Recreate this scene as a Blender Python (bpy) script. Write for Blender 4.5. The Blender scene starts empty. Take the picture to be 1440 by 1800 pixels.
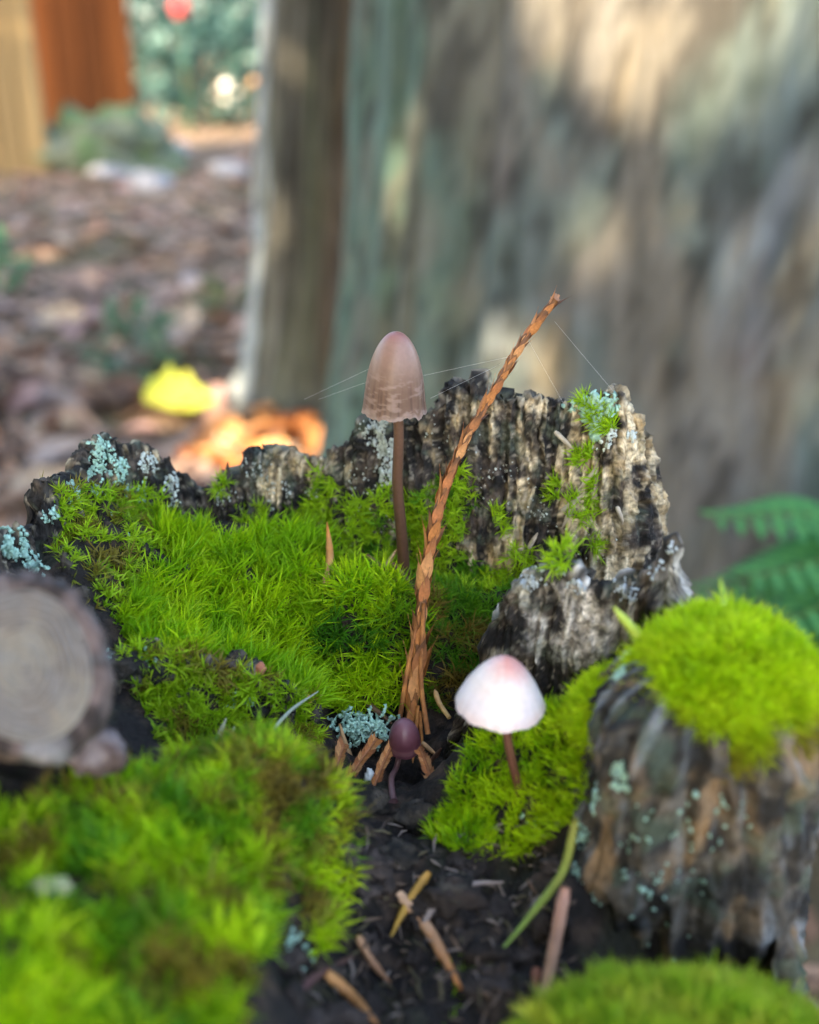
import bpy, math
import numpy as np
from mathutils import Vector, Matrix, Euler

R = np.random.default_rng(7)
CM = 0.01                                   # everything below is laid out in centimetres
sc = bpy.context.scene
COLL = sc.collection

# ------------------------------------------------------------------ camera
CAMZ, PITCH, FPX = 45.0, math.radians(23.0), 1930.0      # lens height over the ground, tilt, focal length (px of 1800)
camd = bpy.data.cameras.new('camera'); cam = bpy.data.objects.new('camera', camd); COLL.objects.link(cam)
cam.location = (0, 0, CAMZ * CM); cam.rotation_euler = (math.pi / 2 - PITCH, 0, 0)
camd.sensor_fit = 'VERTICAL'; camd.sensor_height = 36; camd.sensor_width = 28.8
camd.lens = 36 * FPX / 1800
camd.clip_start = 0.005; camd.clip_end = 400
camd.dof.use_dof = True; camd.dof.focus_distance = 0.190; camd.dof.aperture_fstop = camd.lens / 3.5
camd.dof.aperture_blades = 0
sc.camera = cam

# ------------------------------------------------------------------ sky, sun, exposure
SUN = np.array([-0.46, -0.66, 0.595]); SUN /= np.linalg.norm(SUN)
w = bpy.data.worlds.new('World'); sc.world = w; w.use_nodes = True
nt = w.node_tree; sky = nt.nodes.new('ShaderNodeTexSky'); sky.sky_type = 'NISHITA'; sky.sun_disc = False
sky.sun_elevation = math.asin(SUN[2]); sky.sun_rotation = math.atan2(SUN[0], SUN[1])
sky.air_density = 1.0; sky.dust_density = 3.0; sky.ozone_density = 1.0
nt.links.new(sky.outputs[0], nt.nodes['Background'].inputs[0]); nt.nodes['Background'].inputs[1].default_value = 0.15
sd = bpy.data.lights.new('sun', 'SUN'); sd.energy = 3.0; sd.angle = math.radians(0.5); sd.color = (1.0, 0.82, 0.58)
so = bpy.data.objects.new('sun', sd); COLL.objects.link(so)
so.rotation_euler = Vector(SUN).to_track_quat('Z', 'Y').to_euler(); so.location = (0, 0, 6)
vs = sc.view_settings; vs.view_transform = 'Standard'; vs.look = 'None'; vs.gamma = 1; vs.exposure = 2.85
vs.use_curve_mapping = False
try:
    vs.use_white_balance = True; vs.white_balance_temperature = 6900; vs.white_balance_tint = 8
except Exception:
    pass
sc.cycles.use_denoising = True
sc.cycles.max_bounces = 8; sc.cycles.diffuse_bounces = 4; sc.cycles.transmission_bounces = 6
sc.cycles.sample_clamp_indirect = 6

# ------------------------------------------------------------------ helpers: projection
F_ = np.array([0, math.cos(PITCH), -math.sin(PITCH)]); U_ = np.array([0, math.sin(PITCH), math.cos(PITCH)])
def W(px, py, Y):
    """point at forward distance Y (cm) that the photograph shows at px, py (1440 x 1800)"""
    d = F_ + np.array([(px - 720) / FPX, 0, 0]) - U_ * ((py - 900) / FPX)
    t = Y / d[1]
    return np.array([0, 0, CAMZ]) + d * t
def proj(P):
    q = P - np.array([0, 0, CAMZ]); z = q @ F_
    return 720 + FPX * q[:, 0] / z, 900 - FPX * (q @ U_) / z, z

# ------------------------------------------------------------------ helpers: noise
_perm = np.random.default_rng(3).permutation(512).astype(np.int64)
_g = np.random.default_rng(5).normal(size=(512, 3)); _g /= np.linalg.norm(_g, axis=1)[:, None]
def noise3(P):
    P = np.asarray(P, float); i = np.floor(P).astype(np.int64); f = P - i
    u = f * f * f * (f * (f * 6 - 15) + 10)
    out = np.zeros(len(P))
    for dx in (0, 1):
        wx = u[:, 0] if dx else 1 - u[:, 0]
        for dy in (0, 1):
            wy = u[:, 1] if dy else 1 - u[:, 1]
            for dz in (0, 1):
                wz = u[:, 2] if dz else 1 - u[:, 2]
                h = _perm[(_perm[(_perm[(i[:, 0] + dx) & 511] + i[:, 1] + dy) & 511] + i[:, 2] + dz) & 511]
                g = _g[h]
                out += wx * wy * wz * (g[:, 0] * (f[:, 0] - dx) + g[:, 1] * (f[:, 1] - dy) + g[:, 2] * (f[:, 2] - dz))
    return out * 1.6
def fbm(P, o=4, g=0.5):
    P = np.asarray(P, float); a, s, k = 0, 1.0, 1.0
    for _ in range(o):
        a = a + s * noise3(P * k + 17.3 * k); s *= g; k *= 2.03
    return a
def sstep(a, b, x):
    t = np.clip((x - a) / (b - a), 0, 1); return t * t * (3 - 2 * t)
def mixc(a, b, t):
    t = np.asarray(t)[:, None]; return np.asarray(a) * (1 - t) + np.asarray(b) * t
def nrm(v):
    return v / (np.linalg.norm(v, axis=-1, keepdims=True) + 1e-9)

# ------------------------------------------------------------------ helpers: objects
def props(o, label=None, cat=None, group=None, kind=None):
    if label: o['label'] = label
    if cat: o['category'] = cat
    if group: o['group'] = group
    if kind: o['kind'] = kind
    return o
def empty(name, loc):
    o = bpy.data.objects.new(name, None); COLL.objects.link(o); o.location = tuple(np.asarray(loc) * CM)
    o.empty_display_size = 0.01
    return o
def mk_mesh(name, V, F, mat, col=None, smooth=True):
    """V in cm (local), F list/array of quads and/or tris"""
    me = bpy.data.meshes.new(name)
    V = np.asarray(V, float) * CM
    if isinstance(F, np.ndarray): F = [F]
    if F and isinstance(F[0], np.ndarray):
        arrs = F
    else:
        arrs = []
        me.from_pydata([tuple(v) for v in V], [], [tuple(int(i) for i in f) for f in F])
    if arrs:
        me.vertices.add(len(V)); me.vertices.foreach_set('co', V.astype(np.float32).ravel())
        loops = np.concatenate([a.ravel() for a in arrs]).astype(np.int32)
        sizes = np.concatenate([np.full(len(a), a.shape[1]) for a in arrs]).astype(np.int32)
        starts = np.concatenate([[0], np.cumsum(sizes)[:-1]]).astype(np.int32)
        me.loops.add(len(loops)); me.loops.foreach_set('vertex_index', loops)
        me.polygons.add(len(sizes)); me.polygons.foreach_set('loop_start', starts)
        me.update(calc_edges=True)
    if col is not None:
        col = np.asarray(col, float)
        if col.shape[1] == 3: col = np.concatenate([col, np.ones((len(col), 1))], 1)
        a = me.color_attributes.new('Col', 'FLOAT_COLOR', 'POINT'); a.data.foreach_set('color', col.astype(np.float32).ravel())
    me.polygons.foreach_set('use_smooth', np.full(len(me.polygons), smooth))
    me.validate(); me.update()
    if mat: me.materials.append(mat)
    return me
def obj(name, V, F, mat, parent=None, col=None, smooth=True, origin=None):
    """V in world cm; with a parent the coordinates become local to it"""
    V = np.asarray(V, float)
    if origin is None:
        origin = np.array(parent.location) / CM if parent is not None and parent.parent is None else (np.zeros(3) if parent is not None else np.array([V[:, 0].mean(), V[:, 1].mean(), V[:, 2].min()]))
    if parent is not None and parent.parent is not None:
        origin = np.array(parent.parent.location) / CM + np.array(parent.location) / CM
    me = mk_mesh(name, V - origin, F, mat, col, smooth)
    o = bpy.data.objects.new(name, me); COLL.objects.link(o)
    if parent is None: o.location = tuple(origin * CM)
    else: o.parent = parent
    return o
def grid_faces(nu, nv, wrap=False, off=0):
    a = np.arange(nu * nv).reshape(nu, nv) + off
    if wrap: a = np.concatenate([a, a[:, :1]], 1)
    return np.stack([a[:-1, :-1], a[1:, :-1], a[1:, 1:], a[:-1, 1:]], -1).reshape(-1, 4)
def grid_normals(P, wrap=False):
    du = np.gradient(P, axis=0)
    if wrap:
        dv = (np.roll(P, -1, 1) - np.roll(P, 1, 1)) / 2
    else: dv = np.gradient(P, axis=1)
    return nrm(np.cross(du, dv))
def spline(pts, n):
    """Catmull-Rom through rows of pts, n samples evenly spread by length"""
    p = np.asarray(pts, float); p = np.vstack([2 * p[0] - p[1], p, 2 * p[-1] - p[-2]])
    out = []
    for k in range(1, len(p) - 2):
        t = np.linspace(0, 1, 24, endpoint=False)[:, None]
        a, b, c, d = p[k - 1], p[k], p[k + 1], p[k + 2]
        out.append(0.5 * (2 * b + (c - a) * t + (2 * a - 5 * b + 4 * c - d) * t ** 2 + (3 * b - a - 3 * c + d) * t ** 3))
    out = np.vstack(out + [p[-2][None]])
    L = np.concatenate([[0], np.cumsum(np.linalg.norm(np.diff(out, axis=0), axis=1))])
    s = np.linspace(0, L[-1], n)
    return np.stack([np.interp(s, L, out[:, k]) for k in range(out.shape[1])], 1)
def frames(path):
    T = nrm(np.gradient(path, axis=0)); ref = np.array([0.3, -1, 0.1]); n = np.zeros_like(T)
    v = ref
    for i, t in enumerate(T):
        v = v - t * (v @ t); v = v / np.linalg.norm(v); n[i] = v
    return T, n, np.cross(T, n)
def tube_data(path, rad, m=10, jit=0.0, seed=0):
    path = np.asarray(path, float); T, n, b = frames(path); a = np.linspace(0, 2 * math.pi, m, endpoint=False)
    rad = np.broadcast_to(np.asarray(rad, float), (len(path),))
    ring = (n[:, None] * np.cos(a)[None, :, None] + b[:, None] * np.sin(a)[None, :, None])
    r = rad[:, None] * np.ones(m)
    if jit:
        q = (path[:, None] * 3 / max(rad.max(), .02) * .3 + ring * 1.5).reshape(-1, 3) + seed
        r = r * (1 + jit * fbm(q, 3).reshape(r.shape))
    V = (path[:, None] + ring * r[..., None]).reshape(-1, 3)
    F = grid_faces(len(path), m, True)
    V = np.vstack([V, path[0], path[-1]])
    k = np.arange(m); e = len(V) - 2
    c0 = np.stack([np.full(m, e), (k + 1) % m, k], 1); o = (len(path) - 1) * m
    c1 = np.stack([np.full(m, e + 1), o + k, o + (k + 1) % m], 1)
    return V, [F, np.vstack([c0, c1])]
def merge(parts):
    """parts: list of (V, [faces...], col or None)"""
    V, Q, T, C, off = [], [], [], [], 0
    for v, fs, c in parts:
        for f in fs: (Q if f.shape[1] == 4 else T).append(f + off)
        V.append(v); off += len(v)
        if c is not None: C.append(c)
    F = ([np.vstack(Q)] if Q else []) + ([np.vstack(T)] if T else [])
    return np.vstack(V), F, (np.vstack(C) if C else None)

# ------------------------------------------------------------------ materials
def mat(name, col=(.5, .5, .5), rough=.8, attr=False, var=.25, vscale=900, bump=0, bscale=2500, trans=0, spec=.3,
        coat=0, stretch=(1, 1, 1), sheen=0, sss=0, bdist=0.0004, hue2=None):
    m = bpy.data.materials.new(name); m.use_nodes = True; n = m.node_tree.nodes; L = m.node_tree.links
    b = n['Principled BSDF']; b.inputs['Roughness'].default_value = rough; b.inputs['Specular IOR Level'].default_value = spec
    tc = n.new('ShaderNodeTexCoord'); mp = n.new('ShaderNodeMapping'); mp.inputs['Scale'].default_value = stretch
    L.new(tc.outputs['Object'], mp.inputs[0])
    if attr:
        a = n.new('ShaderNodeAttribute'); a.attribute_name = 'Col'; base = a.outputs['Color']
    else:
        a = n.new('ShaderNodeRGB'); a.outputs[0].default_value = (*col, 1); base = a.outputs[0]
    nz = n.new('ShaderNodeTexNoise'); nz.inputs['Scale'].default_value = vscale; nz.inputs['Detail'].default_value = 5
    L.new(mp.outputs[0], nz.inputs['Vector'])
    if hue2 is not None:
        mx = n.new('ShaderNodeMix'); mx.data_type = 'RGBA'; mx.inputs['B'].default_value = (*hue2, 1)
        r2 = n.new('ShaderNodeMapRange'); r2.inputs[1].default_value = .45; r2.inputs[2].default_value = .65
        n2 = n.new('ShaderNodeTexNoise'); n2.inputs['Scale'].default_value = vscale * .35; n2.inputs['Detail'].default_value = 6
        L.new(mp.outputs[0], n2.inputs['Vector']); L.new(n2.outputs[0], r2.inputs[0]); L.new(r2.outputs[0], mx.inputs['Factor'])
        L.new(base, mx.inputs['A']); base = mx.outputs['Result']
    mr = n.new('ShaderNodeMapRange'); mr.inputs[1].default_value = .25; mr.inputs[2].default_value = .75
    mr.inputs[3].default_value = 1 - var; mr.inputs[4].default_value = 1 + var
    L.new(nz.outputs[0], mr.inputs[0])
    mm = n.new('ShaderNodeVectorMath'); mm.operation = 'SCALE'; L.new(base, mm.inputs[0]); L.new(mr.outputs[0], mm.inputs['Scale'])
    L.new(mm.outputs[0], b.inputs['Base Color'])
    if coat: b.inputs['Coat Weight'].default_value = coat; b.inputs['Coat Roughness'].default_value = .25
    if sss:
        b.inputs['Subsurface Weight'].default_value = sss; b.inputs['Subsurface Radius'].default_value = (.003, .002, .0015); b.inputs['Subsurface Scale'].default_value = 1.0
    if bump:
        bn = n.new('ShaderNodeTexNoise'); bn.inputs['Scale'].default_value = bscale; bn.inputs['Detail'].default_value = 6
        L.new(mp.outputs[0], bn.inputs['Vector'])
        bp = n.new('ShaderNodeBump'); bp.inputs['Strength'].default_value = bump; bp.inputs['Distance'].default_value = bdist
        L.new(bn.outputs[0], bp.inputs['Height']); L.new(bp.outputs[0], b.inputs['Normal'])
    if trans:
        t = n.new('ShaderNodeBsdfTranslucent'); L.new(mm.outputs[0], t.inputs[0])
        ms = n.new('ShaderNodeMixShader'); ms.inputs[0].default_value = trans
        L.new(b.outputs[0], ms.inputs[1]); L.new(t.outputs[0], ms.inputs[2]); L.new(ms.outputs[0], n['Material Output'].inputs[0])
    return m
M = {
    'wood': mat('rotten_wood', attr=True, rough=.85, var=.35, vscale=1500, bump=.7, bscale=2600, stretch=(1, 1, .35), bdist=.0006),
    'soil': mat('stump_soil', attr=True, rough=.9, var=.4, vscale=900, bump=.8, bscale=1800, bdist=.0008),
    'moss': mat('moss_leaf', attr=True, rough=.55, var=.12, vscale=700, trans=.38, spec=.25),
    'lichen': mat('lichen', attr=True, rough=.9, var=.15, vscale=1500, spec=.1),
    'cap': mat('mushroom_cap', attr=True, rough=.38, var=.08, vscale=1200, spec=.4, sss=.25, bump=.12, bscale=2500, bdist=.0002),
    'stem': mat('mushroom_stem', attr=True, rough=.4, var=.15, vscale=1500, spec=.35),
    'gill': mat('mushroom_gill', (.5, .42, .4), rough=.7, trans=.3),
    'twig': mat('dry_scale_leaf', attr=True, rough=.6, var=.3, vscale=900, spec=.3, bump=.3, bscale=2500, bdist=.0003),
    'needle': mat('dry_needle', attr=True, rough=.55, var=.2, vscale=900, spec=.3),
    'silk': mat('spider_silk', (.7, .72, .75), rough=.4, var=0),
    'cut': mat('sawn_wood', attr=True, rough=.9, var=.15, vscale=900, bump=.4, bscale=2200),
    'bark': mat('big_bark', attr=True, rough=.9, var=.3, vscale=60, bump=.8, bscale=90, stretch=(1, 1, .3), bdist=.01),
    'ground': mat('forest_floor', (.15, .10, .065), rough=.95, var=.5, vscale=14, bump=.9, bscale=45, bdist=.012, hue2=(.085, .075, .035)),
    'leaf': mat('fallen_leaf', attr=True, rough=.75, var=.25, vscale=60, trans=.1, spec=.15),
    'green': mat('green_leaf', attr=True, rough=.5, var=.2, vscale=40, trans=.3, spec=.4),
    'plank': mat('weathered_plank', attr=True, rough=.8, var=.25, vscale=18, stretch=(1, 1, .08), bump=.4, bscale=40, bdist=.003),
    'stone': mat('pale_stone', attr=True, rough=.9, var=.3, vscale=25, bump=.6, bscale=40, bdist=.006),
}

# ================================================================== SETTING
# ---- ground: one sheet, finer near the stump, out to the horizon
def ground_z(x, y):
    P = np.stack([x / 45, y / 45, np.full_like(x, .5)], 1); Q = np.stack([x / 9, y / 9, np.full_like(x, 2.5)], 1)
    return 3.0 * fbm(P, 3) + .7 * fbm(Q, 2) + .002 * np.clip(y - 300, 0, 3000)
gx = np.concatenate([-np.geomspace(20000, 420, 26), np.linspace(-400, 300, 150), np.geomspace(320, 20000, 26)])
gy = np.concatenate([-np.geomspace(20000, 120, 22), np.linspace(-100, 900, 200), np.geomspace(920, 25000, 26)])
GX, GY = np.meshgrid(gx, gy, indexing='ij'); gz = ground_z(GX.ravel(), GY.ravel())
g = obj('ground', np.stack([GX.ravel(), GY.ravel(), gz], 1), grid_faces(len(gx), len(gy)), M['ground'], origin=np.zeros(3))
props(g, kind='structure')

# ================================================================== STUMP
SURF = []                                             # (vertices, normals) of every built stump surface, for planting
def register(V, N):
    px, py, z = proj(V); SURF.append((V, N, px, py, z))
def hit(px, py, r=7):
    best = None
    for V, N, X, Y, Z in SURF:
        k = np.where((X - px) ** 2 + (Y - py) ** 2 < r * r)[0]
        if len(k):
            j = k[np.argmin(Z[k])]
            if best is None or Z[j] < best[2]: best = (V[j], N[j], Z[j])
    if best is None:
        return hit(px, py, r * 1.8)
    return best[0].copy(), best[1].copy()

# ---- hollow floor and inner slopes: a smooth surface through measured anchors
anch = [
 # foot of the tall back rim
 (150,900,18.6),(280,935,18.9),(380,935,19.3),(480,945,19.4),(600,965,19.3),(720,1012,19.0),(850,1055,18.5),(950,1050,18.1),(1080,1050,17.6),(1180,1060,17.0),
 # left slope
 (90,960,16.6),(200,970,17.5),(300,1000,18.0),(400,1010,18.3),(500,1005,18.6),(150,1050,15.8),(250,1060,16.8),(350,1080,17.3),(450,1080,17.6),(560,1040,18.3),
 (220,1150,15.3),(350,1170,16.0),(450,1180,16.5),(520,1200,16.9),(540,1100,17.6),
 # cushion hump under the tall mushroom
 (640,1012,18.3),(690,1090,17.7),(690,1200,17.2),(610,1130,17.4),(600,1240,16.9),(780,1110,17.7),(800,1190,17.3),(750,1235,17.1),
 # the pit
 (660,1340,16.1),(720,1290,16.6),(620,1330,16.2),(740,1380,15.6),(770,1330,16.0),
 # ridge left of the pit
 (300,1155,15.3),(400,1180,15.4),(520,1215,15.5),(400,1300,14.75),(555,1335,15.3),(300,1275,14.6),(480,1300,15.0),(565,1270,15.6),
 # front left bank
 (350,1335,12.9),(450,1315,12.8),(550,1345,12.9),(595,1430,12.2),(450,1450,11.4),(300,1400,11.8),(200,1380,11.7),(50,1440,10.6),(100,1600,9.4),(300,1600,9.6),(430,1600,9.9),(610,1560,12.0),(590,1680,11.3),
 (545,1600,11.0),(390,1750,8.8),(200,1750,8.5),(0,1700,8.4),(490,1735,10.2),(0,1560,9.8),(-120,1500,10),
 # knob in front of the pit, crevice
 (650,1385,14.6),(720,1415,14.3),(680,1475,13.6),(650,1560,12.3),(800,1600,12.0),(700,1780,10.3),(900,1700,11.0),(760,1520,12.9),(960,1600,11.6),(560,1780,10.2),(900,1790,10.2),
 # bank under the white mushroom
 (830,1305,14.6),(950,1270,14.3),(1080,1200,13.8),(890,1390,13.7),(800,1465,13.3),(1000,1380,13.0),(950,1470,12.9),(870,1495,12.9),(1080,1330,12.7),(905,1545,12.6),(1200,1180,13.6),
]
A = np.array([W(*a) for a in anch])
for e in [(-7.5, 9, 35), (-7, 5, 33.5), (0, 5, 32.8), (5, 6, 33), (5.2, 10, 32.3), (4.6, 8, 32.2), (3.2, 9.2, 32.4), (3.6, 10.6, 32.6), (2.2, 10.2, 33.2), (5, 14.5, 36), (4.5, 18, 36), (-8, 13, 36), (-7.6, 15, 35.4), (-7.2, 17, 35.2), (-6.6, 18.6, 35), (-5.6, 20.2, 35), (0, 21, 35), (-4, 21, 35.5), (3, 21, 35)]:
    A = np.vstack([A, e])
def tps_phi(r2): return .5 * r2 * np.log(r2 + 1e-9)
n_ = len(A); D2 = ((A[:, None, :2] - A[None, :, :2]) ** 2).sum(-1)
K = np.zeros((n_ + 3, n_ + 3)); K[:n_, :n_] = tps_phi(D2) + np.eye(n_) * .12
K[:n_, n_] = 1; K[:n_, n_ + 1:] = A[:, :2]; K[n_, :n_] = 1; K[n_ + 1:, :n_] = A[:, :2].T
sol = np.linalg.solve(K, np.concatenate([A[:, 2], [0, 0, 0]]))
CX, CY, RX, RY = -1.45, 13.4, 6.55, 7.6
def rim_r(x, y):
    a = np.arctan2((y - CY) / RY, (x - CX) / RX)
    P = np.stack([np.cos(a) * 1.5, np.sin(a) * 1.5, np.zeros_like(a)], 1)
    return np.sqrt(((x - CX) / RX) ** 2 + ((y - CY) / RY) ** 2) / (1 + .05 * fbm(P, 3))
def floor_z(x, y, detail=True):
    out = np.zeros(len(x))
    for s in range(0, len(x), 20000):
        q = np.stack([x[s:s + 20000], y[s:s + 20000]], 1)
        d = ((q[:, None] - A[None, :, :2]) ** 2).sum(-1)
        out[s:s + 20000] = tps_phi(d) @ sol[:n_] + sol[n_] + q @ sol[n_ + 1:]
    if detail:
        P = np.stack([x, y, np.zeros_like(x)], 1)
        out += .20 * fbm(P * 1.3, 3) + .07 * fbm(P * 4.0 + 9, 3) + .02 * fbm(P * 13, 2)
    return out
fx = np.arange(-8.6, 5.6, .05); fy = np.arange(5.4, 21.6, .05)
FX, FY = np.meshgrid(fx, fy, indexing='ij'); x, y = FX.ravel(), FY.ravel()
z = floor_z(x, y); rr = rim_r(x, y)
z = z - 14 * np.clip(rr - .97, 0, 1) ** 1.2
FP = np.stack([x, y, z], 1).reshape(len(fx), len(fy), 3)
FN = grid_normals(FP).reshape(-1, 3)
q = grid_faces(len(fx), len(fy)); q = q[(rr[q] < 1.07).all(1)]
used = np.unique(q); remap = np.full(len(x), -1); remap[used] = np.arange(len(used))
FV = FP.reshape(-1, 3)[used]; FN = FN[used]; FQ = remap[q]
fc = mixc((.016, .013, .012), (.055, .038, .028), sstep(-.1, .5, fbm(FV * 2.2, 4)))
fc = mixc(fc, (.03, .032, .02), sstep(.1, .5, fbm(FV * 1.1 + 4, 3)) * .6)
stump = empty('tree_stump', (CX, CY, 0))
props(stump, 'hollow rotten tree stump with jagged blackened rim, overgrown with moss', 'tree stump')
hf = obj('hollow_floor', FV, FQ, M['soil'], stump, fc)
register(FV, FN)

# ---- rim walls: upright shells of rotten wood along a path
def wall(name, st, thick, zbot, slope=.22, ridge=.13, tan=None, step=.028, seed=0, jag=.16, hole=None, taper=(True, True), nv=170, tcs=((.30, .225, .13), (.52, .43, .29)), thp=None):
    st = np.array([np.append(W(a, b, c), [a]) for a, b, c in st])
    L = np.linalg.norm(np.diff(st[:, :2], axis=0), axis=1).sum()
    n = int(L / step)
    # xy smooth, top profile linear so that steps stay sharp
    s0 = np.concatenate([[0], np.cumsum(np.linalg.norm(np.diff(st[:, :2], axis=0), axis=1))])
    s = np.linspace(0, s0[-1], n)
    xy = np.stack([np.interp(s, s0, st[:, k]) for k in (0, 1)], 1)
    for _ in range(3):
        k = np.ones(15) / 15; pad = np.pad(xy, ((7, 7), (0, 0)), 'edge')
        e0, e1 = xy[0].copy(), xy[-1].copy()
        xy = np.stack([np.convolve(pad[:, j], k, 'valid') for j in (0, 1)], 1)
        xy[0], xy[-1] = e0, e1
    top = np.interp(s, s0, st[:, 2]); pxs = np.interp(s, s0, st[:, 3])
    sd_ = np.stack([s, np.full(n, seed + .5), np.zeros(n)], 1)
    top = top + jag * (np.abs(fbm(sd_ * [3.2, 1, 1], 3)) - .25) + jag * .45 * fbm(sd_ * [7, 1, 1] + 3, 3) * (1 + fbm(sd_ * [1.3, 1, 1] + 6, 2)) + jag * .8 * np.clip(noise3(sd_ * [6, 1, 1] + 8) - .25, 0, 1)
    T = nrm(np.gradient(xy, axis=0)); inn = np.stack([T[:, 1], -T[:, 0]], 1)         # towards the hollow
    tk = np.interp(pxs, *thp) if thp is not None else np.full(n, thick)
    th = tk * (1 + .3 * fbm(sd_ * [.8, 1, 1] + 5, 2))
    e = np.ones(n)
    if taper[0]: e *= np.sqrt(np.clip(s / (thick * .6), 0.02, 1))
    if taper[1]: e *= np.sqrt(np.clip((s[-1] - s) / (thick * .6), 0.02, 1))
    th = th * e
    # v: 0..ni inner face bottom->top, then over the top, then outer face down
    ni, nt_, no = nv, 12, 26
    cols = []
    zz = np.linspace(0, 1, ni) ** .85
    for v in zz:
        h = zbot + (top - zbot) * v; off = slope * (top - h) + .10 * np.exp(-(top - h) / .25) * 0
        cols.append(np.column_stack([xy + inn * off[:, None], h]))
    for v in np.linspace(0, 1, nt_ + 2)[1:-1]:
        h = top + .12 * tk * math.sin(math.pi * v) + .05 * fbm(np.column_stack([s * 5, np.full(n, v * 3 + seed), np.zeros(n)]), 2) - .40 * tk * v
        cols.append(np.column_stack([xy - inn * (th * v)[:, None], h]))
    for v in np.linspace(0, 1, no):
        h = top - .40 * tk - (top - .40 * tk - zbot) * v
        cols.append(np.column_stack([xy - inn * (th + .05 * (top - h))[:, None], h]))
    P = np.stack(cols, 1)                                 # (n, m, 3)
    N0 = grid_normals(P)
    if N0[n // 2, ni // 2, :2] @ inn[n // 2] < 0: N0 = -N0
    fl = P.reshape(-1, 3); S_ = np.repeat(s, P.shape[1]); Z_ = fl[:, 2]
    band = np.tile(np.arange(P.shape[1]), n)
    qq = np.stack([S_ * 1.0 + .12 * fbm(fl * .7 + seed, 2) + .05 * fbm(fl * 3.4 + seed, 3), Z_ * .21, (band > ni) * 7.0 + seed], 1)
    rd = 1 - np.abs(fbm(qq * [3.3, 1, 1], 3)) * 2
    fib = 1 - 2 * np.abs(noise3(qq * [11, 1.6, 1] + 5)); fib2 = 1 - 2 * np.abs(noise3(qq * [24, 2.6, 1] + 15))
    crack = np.exp(-(noise3(qq * [2.6, .8, 1] + 25) / .07) ** 2) * sstep(-.2, .3, fbm(fl * .9 + 3 + seed, 2))
    rot = 1 - 2 * np.abs(fbm(fl * 3.2 + seed + 9, 3)); pit = sstep(.0, .5, fbm(fl * .8 + 60 + seed, 2))
    disp = ridge * (rd - .4) + .10 * fbm(fl * 1.4 + seed, 3) + (.045 * fib + .028 * fib2) * (1 - .6 * pit) * sstep(-.5, .5, fbm(fl * 1.3 + 21 + seed, 2)) + .042 * fbm(fl * [7, 7, 4.5] + seed, 4, .65) * (.5 + pit) - .16 * crack + .09 * rot * pit
    if hole is not None:
        for hx, hy, hr, hd in hole:
            X, Y, Z = proj(fl); d = np.hypot(X - hx, Y - hy); disp = np.where(band < ni, disp - hd * np.exp(-(d / hr) ** 4), disp)
    PV = fl + N0.reshape(-1, 3) * disp[:, None]
    P2 = PV.reshape(P.shape); N2 = grid_normals(P2).reshape(-1, 3)
    if (N2 * N0.reshape(-1, 3)).sum() < 0: N2 = -N2
    # colours: blackened rot, bare tan fibres, grey-green algae
    base = mixc((.012, .011, .011), (.060, .046, .036), sstep(-.3, .5, fbm(fl * 2.5 + seed + 4, 4)))
    tf = .8 * fbm(qq * [2.0, 2.2, 1] + 31, 4) + .9 * fbm(fl * 1.5 + 12 + seed, 4) + .25 * rd - .2
    tf = tf + (np.interp(np.repeat(pxs, P.shape[1]), *tan) if tan is not None else 0)
    if tan is not None:                                   # old surface near the base stays rotten
        tf = tf - .35 * sstep(36.6, 35.2, Z_) * (np.repeat(pxs, P.shape[1]) < 1060)
    tcol = mixc(tcs[0], tcs[1], sstep(-.3, .4, fbm(qq * [7, 8, 1] + 3, 3)))
    col = base * 1.0; t = sstep(.0, .55, tf)[:, None]; col = col * (1 - t) + tcol * t
    gcol = sstep(.12, .5, fbm(fl * 1.9 + 50 + seed, 3)) * .35
    col = mixc(col, (.12, .15, .11), gcol)
    dk = sstep(.14, .5, .6 * fbm(qq * [6, 3, 1] + 77, 3) + .6 * fbm(fl * 3 + 7 + seed, 4)) * .8 * (1 - .75 * sstep(1050, 1110, np.repeat(pxs, P.shape[1])) * (tan is not None))
    col = mixc(col, (.02, .017, .014), dk); col = mixc(col, (.010, .009, .009), np.clip(crack, 0, 1) * .8); col = col * (1 + .25 * fib + .9 * fbm(fl * 14 + seed, 3, .7))[:, None].clip(.25, 2.2); col = mixc(col, (.33, .29, .23), sstep(.42, .6, fbm(fl * 9 + 33 + seed, 3)) * .6); dk = dk * 1.0
    F = [grid_faces(n, P.shape[1])]
    m = P.shape[1]; caps = []
    for row in (0, n - 1):
        idx = np.arange(m) + row * m; c = len(PV); PV = np.vstack([PV, PV[idx].mean(0)]); col = np.vstack([col, col[idx].mean(0)]); N2 = np.vstack([N2, N2[idx].mean(0)])
        tri = np.stack([np.full(m - 1, c), idx[:-1], idx[1:]], 1); caps.append(tri if row == 0 else tri[:, ::-1])
    F.append(np.vstack(caps))
    o = obj(name, PV, F, M['wood'], stump, col)
    register(PV, N2)
    return o
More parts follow.
